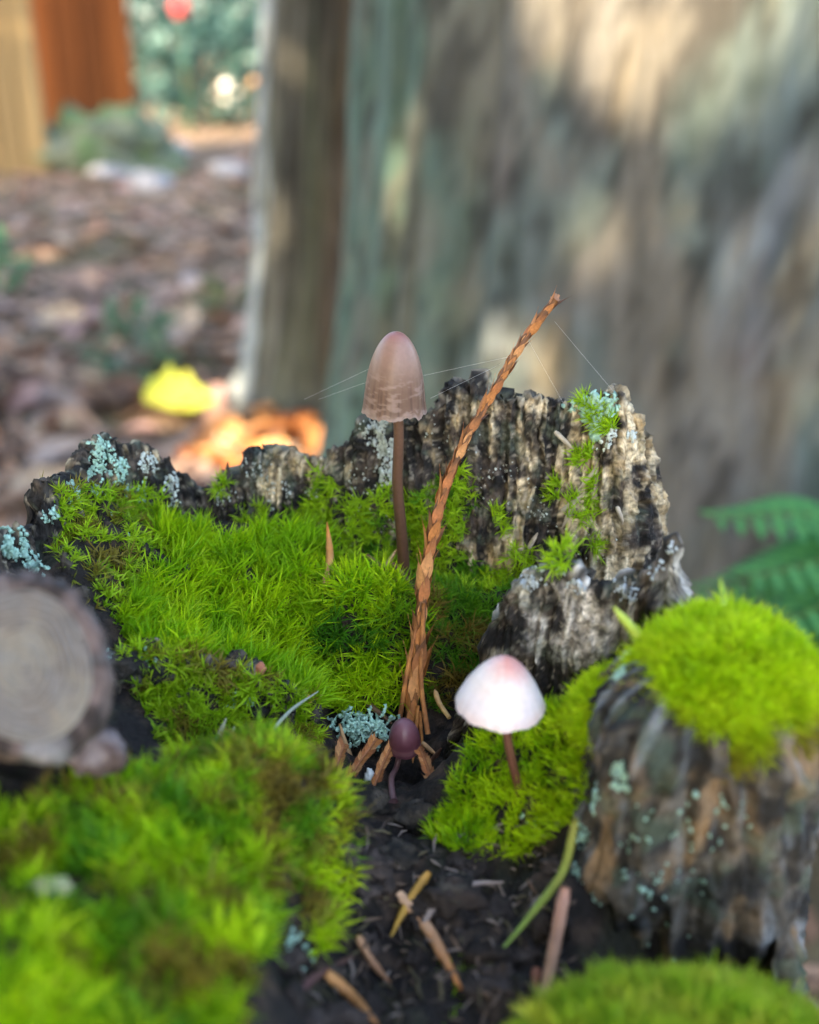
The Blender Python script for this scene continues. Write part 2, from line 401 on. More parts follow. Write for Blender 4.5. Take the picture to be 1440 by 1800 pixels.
rimB = [(-210,1060,11.5),(-140,1010,13.2),(-60,960,15.0),(0,950,16.0),(40,935,16.7),(70,930,17.1),(78,855,17.4),(110,848,17.9),(146,846,18.4),(152,790,18.8),(160,772,19.0),(186,768,19.3),
 (212,783,19.5),(250,790,19.8),(300,808,20.1),(322,835,20.2),(335,856,20.3),(385,852,20.4),(398,826,20.4),(408,850,20.4),(424,842,20.5),(432,806,20.5),(482,800,20.5),(540,815,20.5),(590,797,20.4),
 (604,785,20.3),(616,762,20.3),(640,742,20.2),(690,735,20.1),(740,738,20.0),(772,712,19.9),(784,683,19.9),(806,688,19.8),(822,696,19.8),(836,683,19.7),(850,704,19.7),(886,706,19.6),(900,716,19.6),(944,700,19.5),
 (985,714,19.4),(1018,700,19.3),(1062,699,19.2),(1096,712,19.1),(1116,735,19.1),(1138,752,19.2),(1146,790,19.5),(1146,800,20.2),(1140,830,21.0)]
tanB = ([-300, 300, 420, 470, 520, 570, 600, 700, 780, 850, 950, 1040, 1080, 1200], [-.1, -.4, -.45, .1, .25, .15, -.45, -.25, -.1, .12, .2, .25, .5, .6])
wall('rim_wall', rimB, 1.0, 33.2, tan=tanB, seed=1.0, step=.021, nv=230, hole=[(1130, 888, 8, .35)], thp=([-300, 200, 340, 600, 760, 1200], [.28, .30, .45, .6, 1.0, 1.0]))
spur = [(782,1330,15.9),(790,1265,15.8),(812,1225,15.7),(850,1140,15.6),(872,1075,15.5),(890,1042,15.4),(925,1008,15.3),(955,1015,15.2),(975,1020,15.2),(988,993,15.1),(1008,1010,15.1),(1030,1036,15.0),
 (1080,1040,14.9),(1125,1020,14.8),(1150,1000,14.75),(1166,982,14.7),(1180,958,14.65),(1190,985,14.6),(1198,1045,14.55),(1204,1100,14.5),(1206,1130,14.9)]
tanC = ([780, 860, 1000, 1100, 1200], [.15, .3, .35, .2, .3])
wall('wood_spur', spur, .5, 33.5, slope=.16, tan=tanC, seed=6.0, jag=.12, nv=130, step=.03, tcs=((.24, .215, .19), (.50, .47, .43)))

# ---- the dark upright block on the right that carries the round cushion
bc = W(1228, 1300, 12.6)
bz = np.linspace(31.8, 37.55, 150); ba = np.linspace(0, 2 * math.pi, 260, endpoint=False)
BZ, BA = np.meshgrid(bz, ba, indexing='ij'); v = np.clip((BZ - 33.0) / 4.55, -.2, 1)
prof = np.sqrt(np.clip(1 - np.clip((v - .72) / .2801, 0, 1) ** 2.4, 0, 1)) * (1.14 - .22 * v)
rx, ry = 1.5, 1.35
dirv = np.stack([np.cos(BA), np.sin(BA), np.zeros_like(BA)], -1)
sq = (np.abs(np.cos(BA)) ** 3 + np.abs(np.sin(BA)) ** 3) ** (-1 / 3)
BP = np.stack([bc[0] + rx * prof * sq * np.cos(BA), bc[1] + ry * prof * sq * np.sin(BA), BZ], -1)
fl = BP.reshape(-1, 3); qa = np.stack([BA.ravel() * 1.8, BZ.ravel() * .3, np.zeros(BA.size)], 1)
qa2 = np.stack([np.cos(BA.ravel()) * 2.2, np.sin(BA.ravel()) * 2.2, BZ.ravel() * .3], 1)
dp = .17 * (1 - 2 * np.abs(fbm(qa2 * 1.5, 3))) + .13 * fbm(fl * 1.3, 3) + .04 * fbm(fl * 8, 3) - .1
BV = fl + dirv.reshape(-1, 3) * (dp * sstep(.02, .3, prof.ravel()))[:, None]
bcol = mixc((.02, .019, .018), (.10, .085, .068), sstep(-.3, .5, fbm(fl * 2, 4)))
bcol = mixc(bcol, (.30, .19, .10), sstep(.15, .8, fbm(fl * [1.6, 1.6, .9] + 21, 4)) * .7)
bcol = mixc(bcol, (.22, .24, .26), sstep(.1, .8, fbm(qa2 * 2.6 + 41, 4)) * .7)
bcol = mixc(bcol, (.07, .10, .07), sstep(.1, .5, fbm(fl * 1.4 + 61, 3)) * .5)
BN = grid_normals(BV.reshape(BP.shape), True).reshape(-1, 3)
if (BN * dirv.reshape(-1, 3)).sum() < 0: BN = -BN
obj('wood_block', BV, grid_faces(150, 260, True), M['wood'], stump, bcol)
register(BV, BN)

ledge = [(168,1190,14.6),(190,1163,14.8),(260,1150,15.0),(340,1160,15.1),(430,1186,15.2),(500,1206,15.3),(545,1222,15.45),(566,1262,15.7),(574,1320,16.1)]
wall('wood_ledge', ledge, .7, 33.4, slope=.18, tan=([100, 600], [-.35, -.3]), seed=11.0, jag=.12, nv=70, step=.04)
# ---- outer bark down to the ground
ka = np.linspace(0, 2 * math.pi, 220, endpoint=False); kz = np.linspace(-2, 34.2, 90)
KZ, KA = np.meshgrid(kz, ka, indexing='ij')
P_ = np.stack([np.cos(KA.ravel()) * 4, np.sin(KA.ravel()) * 4, KZ.ravel() * .12], 1)
kr = (1 + .05 * fbm(np.stack([np.cos(KA.ravel()) * 1.5, np.sin(KA.ravel()) * 1.5, 0 * KA.ravel()], 1), 3)) * .985 + .03 * fbm(P_, 3) + .02 * fbm(P_ * 3, 2) + .35 * np.exp(-np.clip(KZ.ravel(), 0, 99) / 5)
kv = np.stack([CX + RX * kr * np.cos(KA.ravel()), CY + RY * kr * np.sin(KA.ravel()), KZ.ravel()], 1)
kc = mixc((.03, .025, .02), (.13, .10, .075), sstep(-.3, .5, fbm(P_ * 2, 4)))
obj('outer_bark', kv, grid_faces(90, 220, True), M['wood'], stump, kc)

# ================================================================== MOSS
def in_poly(px, py, poly):
    poly = np.asarray(poly, float); c = np.zeros(len(px), bool); j = len(poly) - 1
    for i in range(len(poly)):
        xi, yi = poly[i]; xj, yj = poly[j]
        k = ((yi > py) != (yj > py)) & (px < (xj - xi) * (py - yi) / (yj - yi + 1e-12) + xi)
        c ^= k; j = i
    return c
def blades(root, d, L, wd, K, tilt, bend, col, tipc=None, seg=2, rng=R):
    """every root carries a shoot of K narrow leaves; returns mesh data"""
    n = len(root); root = np.repeat(root, K, 0); d = np.repeat(d, K, 0); L = np.repeat(L, K); col = np.repeat(col, K, 0)
    N = n * K
    a = nrm(np.cross(d, rng.normal(size=(N, 3)))); b = np.cross(d, a)
    th = rng.uniform(tilt[0], tilt[1], N)[:, None]
    lat = a
    dr = nrm(d * np.cos(th) + lat * np.sin(th))
    L = L * rng.uniform(.6, 1.15, N)
    s = rng.uniform(-.15, .35, N)[:, None] * L[:, None]
    p0 = root + d * s
    cur = bend * rng.uniform(.3, 1.3, N)[:, None]
    p1 = p0 + dr * (L * .5)[:, None]
    d2 = nrm(dr + lat * cur + rng.normal(size=(N, 3)) * .12)
    p2 = p1 + d2 * (L * .5)[:, None]
    side = nrm(np.cross(dr, d + rng.normal(size=(N, 3)) * .5))
    wv = (wd * rng.uniform(.7, 1.25, N))[:, None] * side
    V = np.stack([p0 - wv * .55, p0 + wv * .55, p1 - wv * .5, p1 + wv * .5, p2], 1).reshape(-1, 3)
    o = (np.arange(N) * 5)[:, None]
    Q = o + np.array([[0, 1, 3, 2]]); T = o + np.array([[2, 3, 4]])
    c = col * rng.uniform(.78, 1.22, N)[:, None]
    tip = c * np.array([1.25, 1.12, 1.0])
    C = np.stack([c * .8, c * .8, c, c, tip], 1).reshape(-1, 3)
    return V, [Q, T], C
GREEN = np.array([[.27, .50, .006], [.44, .64, .014], [.12, .33, .006]])
LIME = np.array([[.40, .61, .01], [.50, .68, .02], [.28, .51, .008]])
DARK = np.array([[.055, .20, .010], [.10, .27, .012], [.04, .13, .010]])
OLIVE = np.array([[.17, .28, .015], [.26, .30, .03], [.11, .23, .012]])
STAR = np.array([[.25, .46, .01], [.38, .58, .02], [.16, .35, .012]])
def moss(name, label, group, poly, zr, surfs, spac, L, wd, K, pal, tilt=(.15, .8), bend=.5, patch=0., seed=0, up=.5, brown=0., flow=(0, 0, 0), lift=0., pal2=None):
    rng = np.random.default_rng(seed + 100)
    pts, nn = [], []
    for si in surfs:
        V, N, X, Y, Z = SURF[si]
        k = np.where((Z > zr[0]) & (Z < zr[1]))[0]; k = k[in_poly(X[k], Y[k], poly)]
        if len(k) == 0: continue
        # thin to even spacing on the surface with a voxel lattice
        vox = np.floor(V[k] / spac + rng.uniform(0, 1, 3)).astype(np.int64); key = vox[:, 0] * 73856093 ^ vox[:, 1] * 19349663 ^ vox[:, 2] * 83492791
        kk = rng.permutation(len(k)); _, first = np.unique(key[kk], return_index=True); k = k[kk[first]]
        pts.append(V[k]); nn.append(N[k])
    p = np.vstack(pts); n = np.vstack(nn)
    n = np.where(n[:, 2:3] < -.5, -n, n)
    f = fbm(p * 1.6 + seed, 3)
    if patch:
        keep = f > (patch - 1) * .9 + rng.normal(size=len(p)) * .08; p, n, f = p[keep], n[keep], f[keep]
    p = p + rng.normal(size=p.shape) * spac * .35
    cl = fbm(p * 2.6 + 3 + seed, 2); kp = cl > -.42 + rng.normal(size=len(p)) * .08; p, n, f, cl = p[kp], n[kp], f[kp], cl[kp]
    d = nrm(n + np.array([0, 0, up]) + rng.normal(size=p.shape) * .16 + np.array(flow) + .9 * np.stack([noise3(p * 2.6 + 40), noise3(p * 2.6 + 80), .6 * noise3(p * 2.6 + 99)], 1))
    t1 = sstep(-.5, .5, f + .4 * cl)
    c = mixc(pal[0], pal[1], t1); c = mixc(c, pal[2], sstep(.05, .5, fbm(p * 2.4 + 20 + seed, 2)) * .8)
    if pal2 is not None: c = mixc(c, pal2, sstep(.0, .4, fbm(p * 1.2 + 70 + seed, 2)))
    if brown:
        c = mixc(c, (.20, .12, .03), sstep(.75 - brown, 1.0 - brown * .6, .5 + fbm(p * 1.9 + 33 + seed, 3)) * .85)
    Ls = L * (1 + .6 * cl) * rng.uniform(.75, 1.2, len(p))
    V, F, C = blades(p + n * lift, d, Ls, wd, K, tilt, bend, c, rng=rng)
    o = obj(name, V, F, M['moss'], None, C, origin=np.array([p[:, 0].mean(), p[:, 1].mean(), p[:, 2].min()]))
    props(o, label, 'moss', group)
    return o
FLR, RIM, SPR, BLK, LDG = 0, 1, 2, 3, 4
moss('moss_cushion', 'long bright green moss carpet on the left slope inside the stump hollow', None,
     [(262,915),(330,920),(400,955),(470,935),(545,945),(590,990),(560,1040),(545,1100),(565,1180),(610,1255),(545,1245),(450,1195),(330,1160),(225,1150),(205,1085),(260,1020),(300,990)],
     (14, 21.5), [FLR, RIM], .085, .46, .027, 7, GREEN, tilt=(.1, .6), bend=.45, seed=1, flow=(.35, -.25, .15), pal2=(.23, .47, .012))
moss('moss_cushion', 'rounded deep green moss cushion below the tall brown mushroom', None,
     [(555,1045),(600,1010),(650,1000),(710,1035),(745,1065),(735,1150),(700,1245),(610,1255),(565,1185),(540,1105)],
     (14, 21), [FLR], .085, .44, .027, 7, GREEN, tilt=(.2, .8), bend=.5, seed=2, flow=(0, -.35, .1), pal2=(.055, .20, .01))
moss('moss_cushion', 'dark green moss with browned tips between the dry twig and grey wood spur', None,
     [(740,1065),(760,1050),(880,1060),(870,1110),(845,1190),(780,1250),(735,1235),(735,1150)],
     (14, 21), [FLR, RIM], .09, .34, .023, 8, DARK, tilt=(.2, .9), bend=.5, seed=3, brown=.35)
moss('moss_carpet', 'olive star moss mixed with dark crumbs on the left rim lobe', None,
     [(80,862),(150,855),(255,872),(282,925),(300,990),(300,1060),(400,1080),(470,1060),(500,1080),(440,1120),(240,1040),(205,1095),(150,1060),(100,960)],
     (13, 21.5), [FLR, RIM], .12, .24, .024, 9, STAR, tilt=(.5, 1.25), bend=.25, seed=4, patch=.72, brown=.25)
moss('moss_carpet', 'patchy yellow green moss on the wooden ledge left of the pit', None,
     [(215,1145),(330,1150),(450,1190),(545,1225),(568,1290),(500,1335),(380,1335),(270,1300),(240,1220)],
     (12, 18.5), [FLR, LDG], .10, .28, .026, 8, STAR, tilt=(.3, 1.0), bend=.4, seed=5, patch=.55, brown=.15, pal2=(.34, .56, .02))
moss('moss_cushion', 'bright lumpy moss cushion in front of the pit with brown bare flecks', None,
     [(290,1345),(380,1318),(460,1308),(560,1345),(612,1420),(612,1560),(560,1690),(515,1560),(410,1455),(330,1410)],
     (10, 16.6), [FLR], .085, .30, .024, 8, LIME, tilt=(.3, 1.0), bend=.5, seed=6, brown=.42, pal2=(.10, .28, .01))
moss('moss_cushion', 'broad deep green moss bank beside the sawn branch end', None,
     [(-300,1400),(60,1425),(190,1350),(330,1380),(420,1460),(490,1580),(450,1700),(400,1900),(-400,1950)],
     (7, 16), [FLR], .085, .34, .026, 8, GREEN, tilt=(.25, .9), bend=.5, seed=7, brown=.12, pal2=(.09, .27, .008))
moss('moss_cushion', 'smooth bright green moss bank under the small white mushroom', None,
     [(755,1480),(800,1375),(840,1300),(950,1255),(1095,1180),(1130,1260),(1110,1340),(1050,1385),(1010,1450),(935,1500),(850,1515)],
     (11, 18), [FLR], .07, .26, .020, 8, GREEN, tilt=(.1, .7), bend=.35, seed=8, pal2=(.42, .62, .012))
moss('moss_carpet', 'feathery green star moss climbing the blackened inner wall behind the tall mushroom', None,
     [(515,900),(560,850),(610,870),(680,905),(740,870),(790,830),(830,835),(830,900),(800,960),(860,1000),(930,1000),(900,1060),(740,1065),(620,1000),(540,960)],
     (17, 22.5), [RIM, FLR], .125, .25, .022, 10, STAR, tilt=(.5, 1.25), bend=.2, seed=9, patch=.66, up=.3, pal2=(.09, .27, .012))
def tuft_at(px, py, rad, n, L, pal, label, seed, wd=.022, group='moss tufts on the stump wood'):
    rng = np.random.default_rng(seed + 900); p, nn = hit(px, py)
    r = rad * np.sqrt(rng.uniform(0, 1, n)); a = rng.uniform(0, 6.28, n); t1 = nrm(np.cross(nn, [0, 0, 1.0])); t2 = np.cross(nn, t1)
    P = p + t1 * (r * np.cos(a))[:, None] + t2 * (r * np.sin(a))[:, None] - nn * .03
    d = nrm(nn + np.array([0, 0, .45]) + rng.normal(size=(n, 3)) * .3 + (P - p) / rad * .5)
    c = mixc(pal[0], pal[1], rng.uniform(0, 1, n))
    V, F, C = blades(P, d, np.full(n, L), wd, 9, (.4, 1.2), .2, c, rng=rng)
    props(obj('moss_tuft', V, F, M['moss'], None, C), label, 'moss', group)
TL = 'small star shaped moss tuft clinging to the blackened rim wall'
for i, (a, b, r_, n_t) in enumerate([(1030,800,.14,10),(1015,895,.2,14),(985,972,.16,10),(1050,735,.15,10),(1075,742,.1,7),(875,910,.16,8),(1040,965,.1,5),(545,905,.16,9),(440,902,.2,10),
        (268,880,.2,12),(570,850,.2,10),(470,940,.2,12),(920,985,.16,8),(815,850,.17,12),(790,905,.14,8),(1040,850,.1,6),(975,870,.12,8),(384,858,.1,6),(1020,702,.08,5),(690,885,.22,14),(640,920,.22,14),
        (725,905,.2,16),(745,930,.2,14)]):
    tuft_at(a, b, r_ * 1.5, int(n_t * 1.9), .29, STAR, TL, i)
# round cushion on the block: planted on the block's own dome
def dome_moss(name, label, c, rad, L, wd, pal, n, seed, zmin=-.2, pal2=None, brown=0, K=8):
    rng = np.random.default_rng(seed + 500)
    u = rng.normal(size=(n * 3, 3)); u = nrm(u); u = u[u[:, 2] > zmin][:n]
    lump = 1 + .16 * fbm(u * 2.1 + seed, 3) + .05 * fbm(u * 6 + seed, 2)
    P = c + u * rad * lump[:, None]
    d = nrm(u / np.asarray(rad) * min(rad) + np.array([0, 0, .35]) + rng.normal(size=P.shape) * .15)
    col = mixc(pal[0], pal[1], sstep(-.4, .4, fbm(u * 3 + seed, 3))); col = mixc(col, pal[2], sstep(.1, .5, fbm(u * 4 + 9 + seed, 2)) * .7)
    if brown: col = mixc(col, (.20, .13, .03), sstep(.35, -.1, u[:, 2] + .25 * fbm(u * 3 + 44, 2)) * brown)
    th, ph = np.meshgrid(np.linspace(0.001, math.acos(max(zmin, -.99)), 40), np.linspace(0, 2 * math.pi, 80, endpoint=False), indexing='ij')
    gu = np.stack([np.sin(th) * np.cos(ph), np.sin(th) * np.sin(ph), np.cos(th)], -1).reshape(-1, 3)
    gl = 1 + .16 * fbm(gu * 2.1 + seed, 3) + .05 * fbm(gu * 6 + seed, 2)
    GV = c + gu * rad * gl[:, None] * .985
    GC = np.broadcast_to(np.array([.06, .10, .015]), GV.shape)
    e = empty(name, c + np.array([0, 0, rad[2] * zmin])); props(e, label, 'moss')
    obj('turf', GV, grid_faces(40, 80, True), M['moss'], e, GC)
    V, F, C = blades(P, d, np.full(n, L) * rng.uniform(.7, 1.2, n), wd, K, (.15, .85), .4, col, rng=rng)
    props(obj('shoots', V, F, M['moss'], e, C), kind='stuff')
    return e
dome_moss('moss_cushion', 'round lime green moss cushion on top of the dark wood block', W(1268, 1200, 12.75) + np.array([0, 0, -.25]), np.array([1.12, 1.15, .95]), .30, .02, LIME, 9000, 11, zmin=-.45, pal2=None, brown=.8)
dome_moss('moss_cushion', 'small moss pad joining the white mushroom bank to the round cushion', W(1095, 1225, 13.3) + np.array([0, 0, -.35]), np.array([.55, .6, .5]), .26, .02, LIME, 2200, 12, zmin=-.3)
dome_moss('moss_cushion', 'low olive moss hummock at the foot of the dark wood block', W(1200, 1835, 8.9) + np.array([0, 0, -.35]), np.array([1.7, .8, .62]), .34, .03, OLIVE * 1.6, 4500, 13, zmin=-.3, brown=.4)
dome_moss('moss_cushion', 'vivid lime moss hummock at the edge of the broad green moss bank', W(10, 1790, 8.3) + np.array([-.1, 0, -.12]), np.array([.85, .6, .6]), .30, .024, LIME * 1.15, 3000, 14, zmin=-.3)
props(obj('moss_tuft', *(lambda r: (r[0], r[1]))(blades(np.array([W(850, 1735, 10.9) + R.normal(size=3) * [.22, .2, .03] for _ in range(90)]), nrm(np.array([0, -.3, 1]) + R.normal(size=(90, 3)) * .3), np.full(90, .26), .024, 8, (.3, 1.1), .3, np.tile(STAR[0], (90, 1)), rng=np.random.default_rng(77))[:2]), M['moss'], None, np.tile(STAR[0], (90 * 8 * 5, 1))), 'green moss tuft growing among dry needles in the dark crevice', 'moss')

# ---- dark rotten crumbs poking out of the moss
def lump_data(c, rad, seed, nu=16, nv=22, rough=1.0):
    th, ph = np.meshgrid(np.linspace(.02, math.pi - .02, nu), np.linspace(0, 2 * math.pi, nv, endpoint=False), indexing='ij')
    u = np.stack([np.sin(th) * np.cos(ph), np.sin(th) * np.sin(ph), np.cos(th)], -1).reshape(-1, 3)
    r = 1 + rough * (.35 * fbm(u * 1.5 + seed, 3) + .15 * fbm(u * 5 + seed, 2))
    return c + u * np.asarray(rad) * r[:, None], grid_faces(nu, nv, True)
for i, (a, b, r_) in enumerate([(600,1028,(.22,.14,.17)),(577,1050,(.14,.1,.1)),(425,1155,(.15,.12,.14)),(330,1000,(.12,.1,.14)),(365,1010,(.1,.1,.14)),(285,990,(.13,.1,.16)),(430,1075,(.2,.15,.16)),(260,965,(.1,.1,.13)),
        (150,1045,(.13,.1,.12)),(160,1085,(.18,.12,.2)),(118,985,(.1,.1,.2)),(232,1020,(.1,.08,.1)),(512,965,(.13,.1,.16)),(220,1175,(.3,.2,.22)),(285,1185,(.26,.2,.2)),(500,1270,(.2,.2,.2)),(555,1260,(.16,.16,.3)),(645,1412,(.32,.28,.36)),(730,1432,(.32,.26,.26)),(450,1250,(.16,.14,.14)), (800,1560,(.3,.25,.2)), (600,1500,(.25,.2,.2)), (700,1500,(.3,.25,.2))]):
    p, nn = hit(a, b); V, F = lump_data(p, r_, i * 3.1)
    c = mixc((.018, .017, .016), (.075, .062, .05), sstep(-.3, .5, fbm(V * 4, 3)))
    props(obj('rotten_wood_crumb', V, F, M['soil'], None, c), 'blackened crumb of rotten wood sticking out of the moss', 'wood crumb', 'rotten wood crumbs in the stump')

# ================================================================== LICHEN
def flakes(P, N, size, col, rng, lift=.012, frill=False):
    """small cupped squamules, seven points round a centre"""
    n = len(P); m = 7; a = np.linspace(0, 2 * math.pi, m, endpoint=False)[None] + rng.uniform(0, 6, n)[:, None]
    nn = nrm(N + rng.normal(size=N.shape) * (.75 if frill else .35)); t1 = nrm(np.cross(nn, rng.normal(size=N.shape))); t2 = np.cross(nn, t1)
    r = (size * np.clip(rng.lognormal(0, .3, n), .4, 1.6))[:, None] * rng.uniform(.55, 1.25, (n, m))
    ring = P[:, None] + t1[:, None] * (r * np.cos(a))[..., None] + t2[:, None] * (r * np.sin(a))[..., None] + nn[:, None] * (lift * 2 + r * rng.uniform(-.1, .5, (n, m)))[..., None]
    ctr = P + nn * lift * 2.2; low = P - nn * lift
    V = np.concatenate([ctr[:, None], ring, low[:, None]], 1).reshape(-1, 3)
    k = np.arange(m); o = (np.arange(n) * (m + 2))[:, None, None]
    T1 = np.stack([np.zeros(m, int), 1 + k, 1 + (k + 1) % m], 1)[None] + o; T2 = np.stack([np.full(m, m + 1), 1 + (k + 1) % m, 1 + k], 1)[None] + o
    c = np.repeat(col * rng.uniform(.8, 1.15, n)[:, None], m + 2, 0)
    return V, [np.concatenate([T1.reshape(-1, 3), T2.reshape(-1, 3)])], c
MINT, PALE, BLUISH = np.array([.40, .62, .52]), np.array([.60, .66, .62]), np.array([.46, .52, .56])
def lichen(label, spots, n, size, col, seed, surfs=(0, 1, 2, 3), frill=False, scatter=1.0):
    """spots: list of (px, py, radius_px); grows on whatever stump surface is there"""
    rng = np.random.default_rng(seed + 300); P, N = [], []
    for a, b, r in spots:
        c0, n0 = hit(a, b)
        for si in surfs:
            V, Nn, X, Y, Z = SURF[si]; zc = np.linalg.norm(V - c0, axis=1); rc = r * 18 / FPX
            k = np.where(zc < rc)[0]
            if len(k) == 0: continue
            k = k[rng.uniform(size=len(k)) < np.clip(.6 + 1.2 * fbm(V[k] * 2.6 + seed, 3), 0, 1) * (1 - (zc[k] / rc) ** 2 * .8)]
            P.append(V[k]); N.append(Nn[k])
    P = np.vstack(P); N = np.vstack(N); k = rng.choice(len(P), min(n, len(P)), False); P, N = P[k], N[k]
    V, F, C = flakes(P, N, np.full(len(P), size), np.broadcast_to(col, P.shape), rng, frill=frill, lift=size * .3)
    o = obj('lichen_patch', V, F, M['lichen'], None, C); props(o, label, 'lichen')
lichen('pale mint lichen crust on the jagged left peak of the rim', [(190,800,38),(180,850,34),(240,860,26),(215,830,30)], 420, .035, MINT, 1)
lichen('pale lichen crust below the notch of the left rim peak', [(270,820,30),(310,850,26),(315,880,22)], 170, .03, PALE, 2)
lichen('grey green lichen crust on the rim behind the tall mushroom stem', [(660,760,40),(690,790,34),(668,830,28)], 420, .035, PALE * .85, 3)
lichen('leafy mint green lichen on the highest shoulder of the rim wall', [(1040,722,34),(1075,715,26),(1005,705,20),(1045,750,24)], 420, .055, MINT, 4, frill=True)
lichen('thin lichen line across the tan right end of the rim wall', [(1050,780,20),(1075,765,16),(1110,770,12)], 90, .035, PALE, 5)
lichen('pale green lichen clump on the low left rim', [(30,955,34),(60,985,26),(80,1000,20),(15,975,24)], 300, .05, MINT, 6)
lichen('sparse lichen specks on the left rim lobe', [(130,870,30),(230,935,22),(95,905,22),(205,905,14)], 130, .04, MINT, 7)
lichen('white lichen specks on the low blackened middle rim', [(455,830,40),(480,870,40),(550,870,22),(400,870,30)], 120, .022, PALE, 8)
lichen('tiny white specks scattered over the rim wall under the tall mushroom', [(620,860,60),(700,940,60),(780,760,50),(600,940,40),(820,780,40)], 130, .018, PALE, 9)
lichen('bluish grey lichen crust along the top of the wood spur', [(930,1015,26),(990,1005,22),(1010,1030,22),(1090,1040,26),(1150,1005,22),(1182,965,16)], 700, .032, BLUISH, 10, surfs=(2,))
lichen('green lichen beads down the edge of the dark wood block', [(1040,1400,26),(1015,1470,24),(1005,1540,24),(1020,1600,34),(1060,1640,20),(1010,1690,30),(1050,1740,30),(1090,1360,22)], 260, .034, MINT, 11, surfs=(3,))
lichen('faint lichen dots on the face of the dark wood block', [(1140,1480,60),(1200,1560,60),(1100,1560,50),(1250,1450,60),(1150,1650,50)], 60, .035, MINT * .8, 12, surfs=(3,))
lichen('pale lichen on the wooden ledge beside the sawn branch', [(200,1160,26),(270,1170,30)], 130, .042, MINT, 13, surfs=(0, 4))
lichen('mint lichen crumbs in the moss on the ledge face', [(400,1228,30),(432,1256,30)], 120, .042, MINT, 23, surfs=(0, 4))
lichen('mint lichen speckles at the brow of the white mushroom moss bank', [(1105,1150,20),(1085,1180,16)], 60, .035, MINT, 14, surfs=(0, 2, 3))
lichen('few mint lichen specks low on the white mushroom moss bank', [(930,1440,18),(945,1460,14)], 24, .045, MINT, 19, surfs=(0,))
lichen('small mint lichen lobes on the crevice bank', [(525,1650,22),(530,1680,24)], 60, .045, MINT * .8, 15, surfs=(0,), frill=True)
lichen('mint lichen scrap on the dark knob in front of the pit', [(640,1420,14)], 14, .06, MINT, 16, surfs=(0,), frill=True)
lichen('tiny white specks on the shaded foot of the rim wall', [(1050,950,50),(960,900,60),(880,850,60),(1090,1000,40)], 90, .018, PALE, 18, surfs=(1,))
# branching mint lichen by the twig's foot
rng = np.random.default_rng(55); c0 = W(636, 1282, 16.3); parts = []
for k in range(110):
    d = nrm(rng.normal(size=3) * [1, .8, .5] + [0, -.2, .5]); p = c0 + rng.normal(size=3) * [.22, .13, .10]; path = [p]
    for s in range(4): d = nrm(d + rng.normal(size=3) * .5); path.append(path[-1] + d * .06)
    V, F = tube_data(spline(path, 6), np.linspace(.02, .026, 6), 5); parts.append((V, F, np.tile(MINT * rng.uniform(.85, 1.15), (len(V), 1))))
    P = np.array(path[1:]); V, F, C = flakes(P, np.tile([0, -.4, .9], (len(P), 1)), np.full(len(P), .034), np.tile(MINT, (len(P), 1)), rng, frill=True); parts.append((V, F, C))
V, F, C = merge(parts); props(obj('lichen_clump', V, F, M['lichen'], None, C), 'bushy mint green lichen clump at the foot of the dry twig', 'lichen')

# ================================================================== MUSHROOMS
def mushroom(label, base, apex, path_mid, cap_w, cap_h, prof, ccol, scol, sr, tilt=(0, 0), seed=0, ruffle=.03, lowrim=None):
    """base, apex: stem foot and cap top in cm; prof(t) radius share from apex to rim"""
    e = empty('mushroom', base); props(e, label, 'mushroom', 'mushrooms on the stump')
    ax = nrm(np.array([tilt[0], tilt[1], 1.0])); t1 = nrm(np.cross(ax, [0, 1, 0])); t2 = np.cross(ax, t1)
    nu, nv = 70, 150
    t = np.linspace(0.0, 1, nu)[:, None]; a = np.linspace(0, 2 * math.pi, nv, endpoint=False)[None]
    q = np.stack([np.broadcast_to(np.cos(a), (nu, nv)).ravel(), np.broadcast_to(np.sin(a), (nu, nv)).ravel(), np.broadcast_to(t, (nu, nv)).ravel()], 1)
    rad = prof(t) * cap_w / 2 * (1 + ruffle * (fbm(q * [2, 2, .5] + seed, 2).reshape(nu, nv) * t + .5 * noise3(q * [9, 9, .3] + seed).reshape(nu, nv) * t ** 4))
    hh = t * cap_h + ruffle * 1.2 * cap_h * fbm(q * [3, 3, 0] + 7 + seed, 3).reshape(nu, nv) * t ** 6
    P = apex - ax * hh[..., None] + t1 * (rad * np.cos(a))[..., None] + t2 * (rad * np.sin(a))[..., None]
    obj('cap', P.reshape(-1, 3), grid_faces(nu, nv, True), M['cap'], e, ccol(q, np.broadcast_to(t, (nu, nv)).ravel(), np.broadcast_to(a, (nu, nv)).ravel()))
    # underside with radial gills
    nu2 = 14; s = np.linspace(0, 1, nu2)[:, None]; rim = P[-1]; top = apex - ax * cap_h * .42
    gl = rim[None] * (1 - s[..., None]) * 1.0 + (top + 0 * rim)[None] * s[..., None]
    gl = gl - ax * (.012 * np.cos(a * 38) * np.sin(np.pi * s))[..., None]
    obj('gills', gl.reshape(-1, 3), grid_faces(nu2, nv, True), M['gill'], e)
    top_in = apex - ax * cap_h * .35
    path = spline([base - [0, 0, .12], *path_mid, top_in], 60)
    V, F = tube_data(path, np.linspace(sr[0], sr[1], 60) * (1 + .5 * np.exp(-np.linspace(0, 1, 60) * 30)), 14, .04)
    h = np.concatenate([np.repeat(np.linspace(0, 1, 60), 14), [0, 1]])
    obj('stem', V, F, M['stem'], e, mixc(scol[0], scol[1], h))
    return e
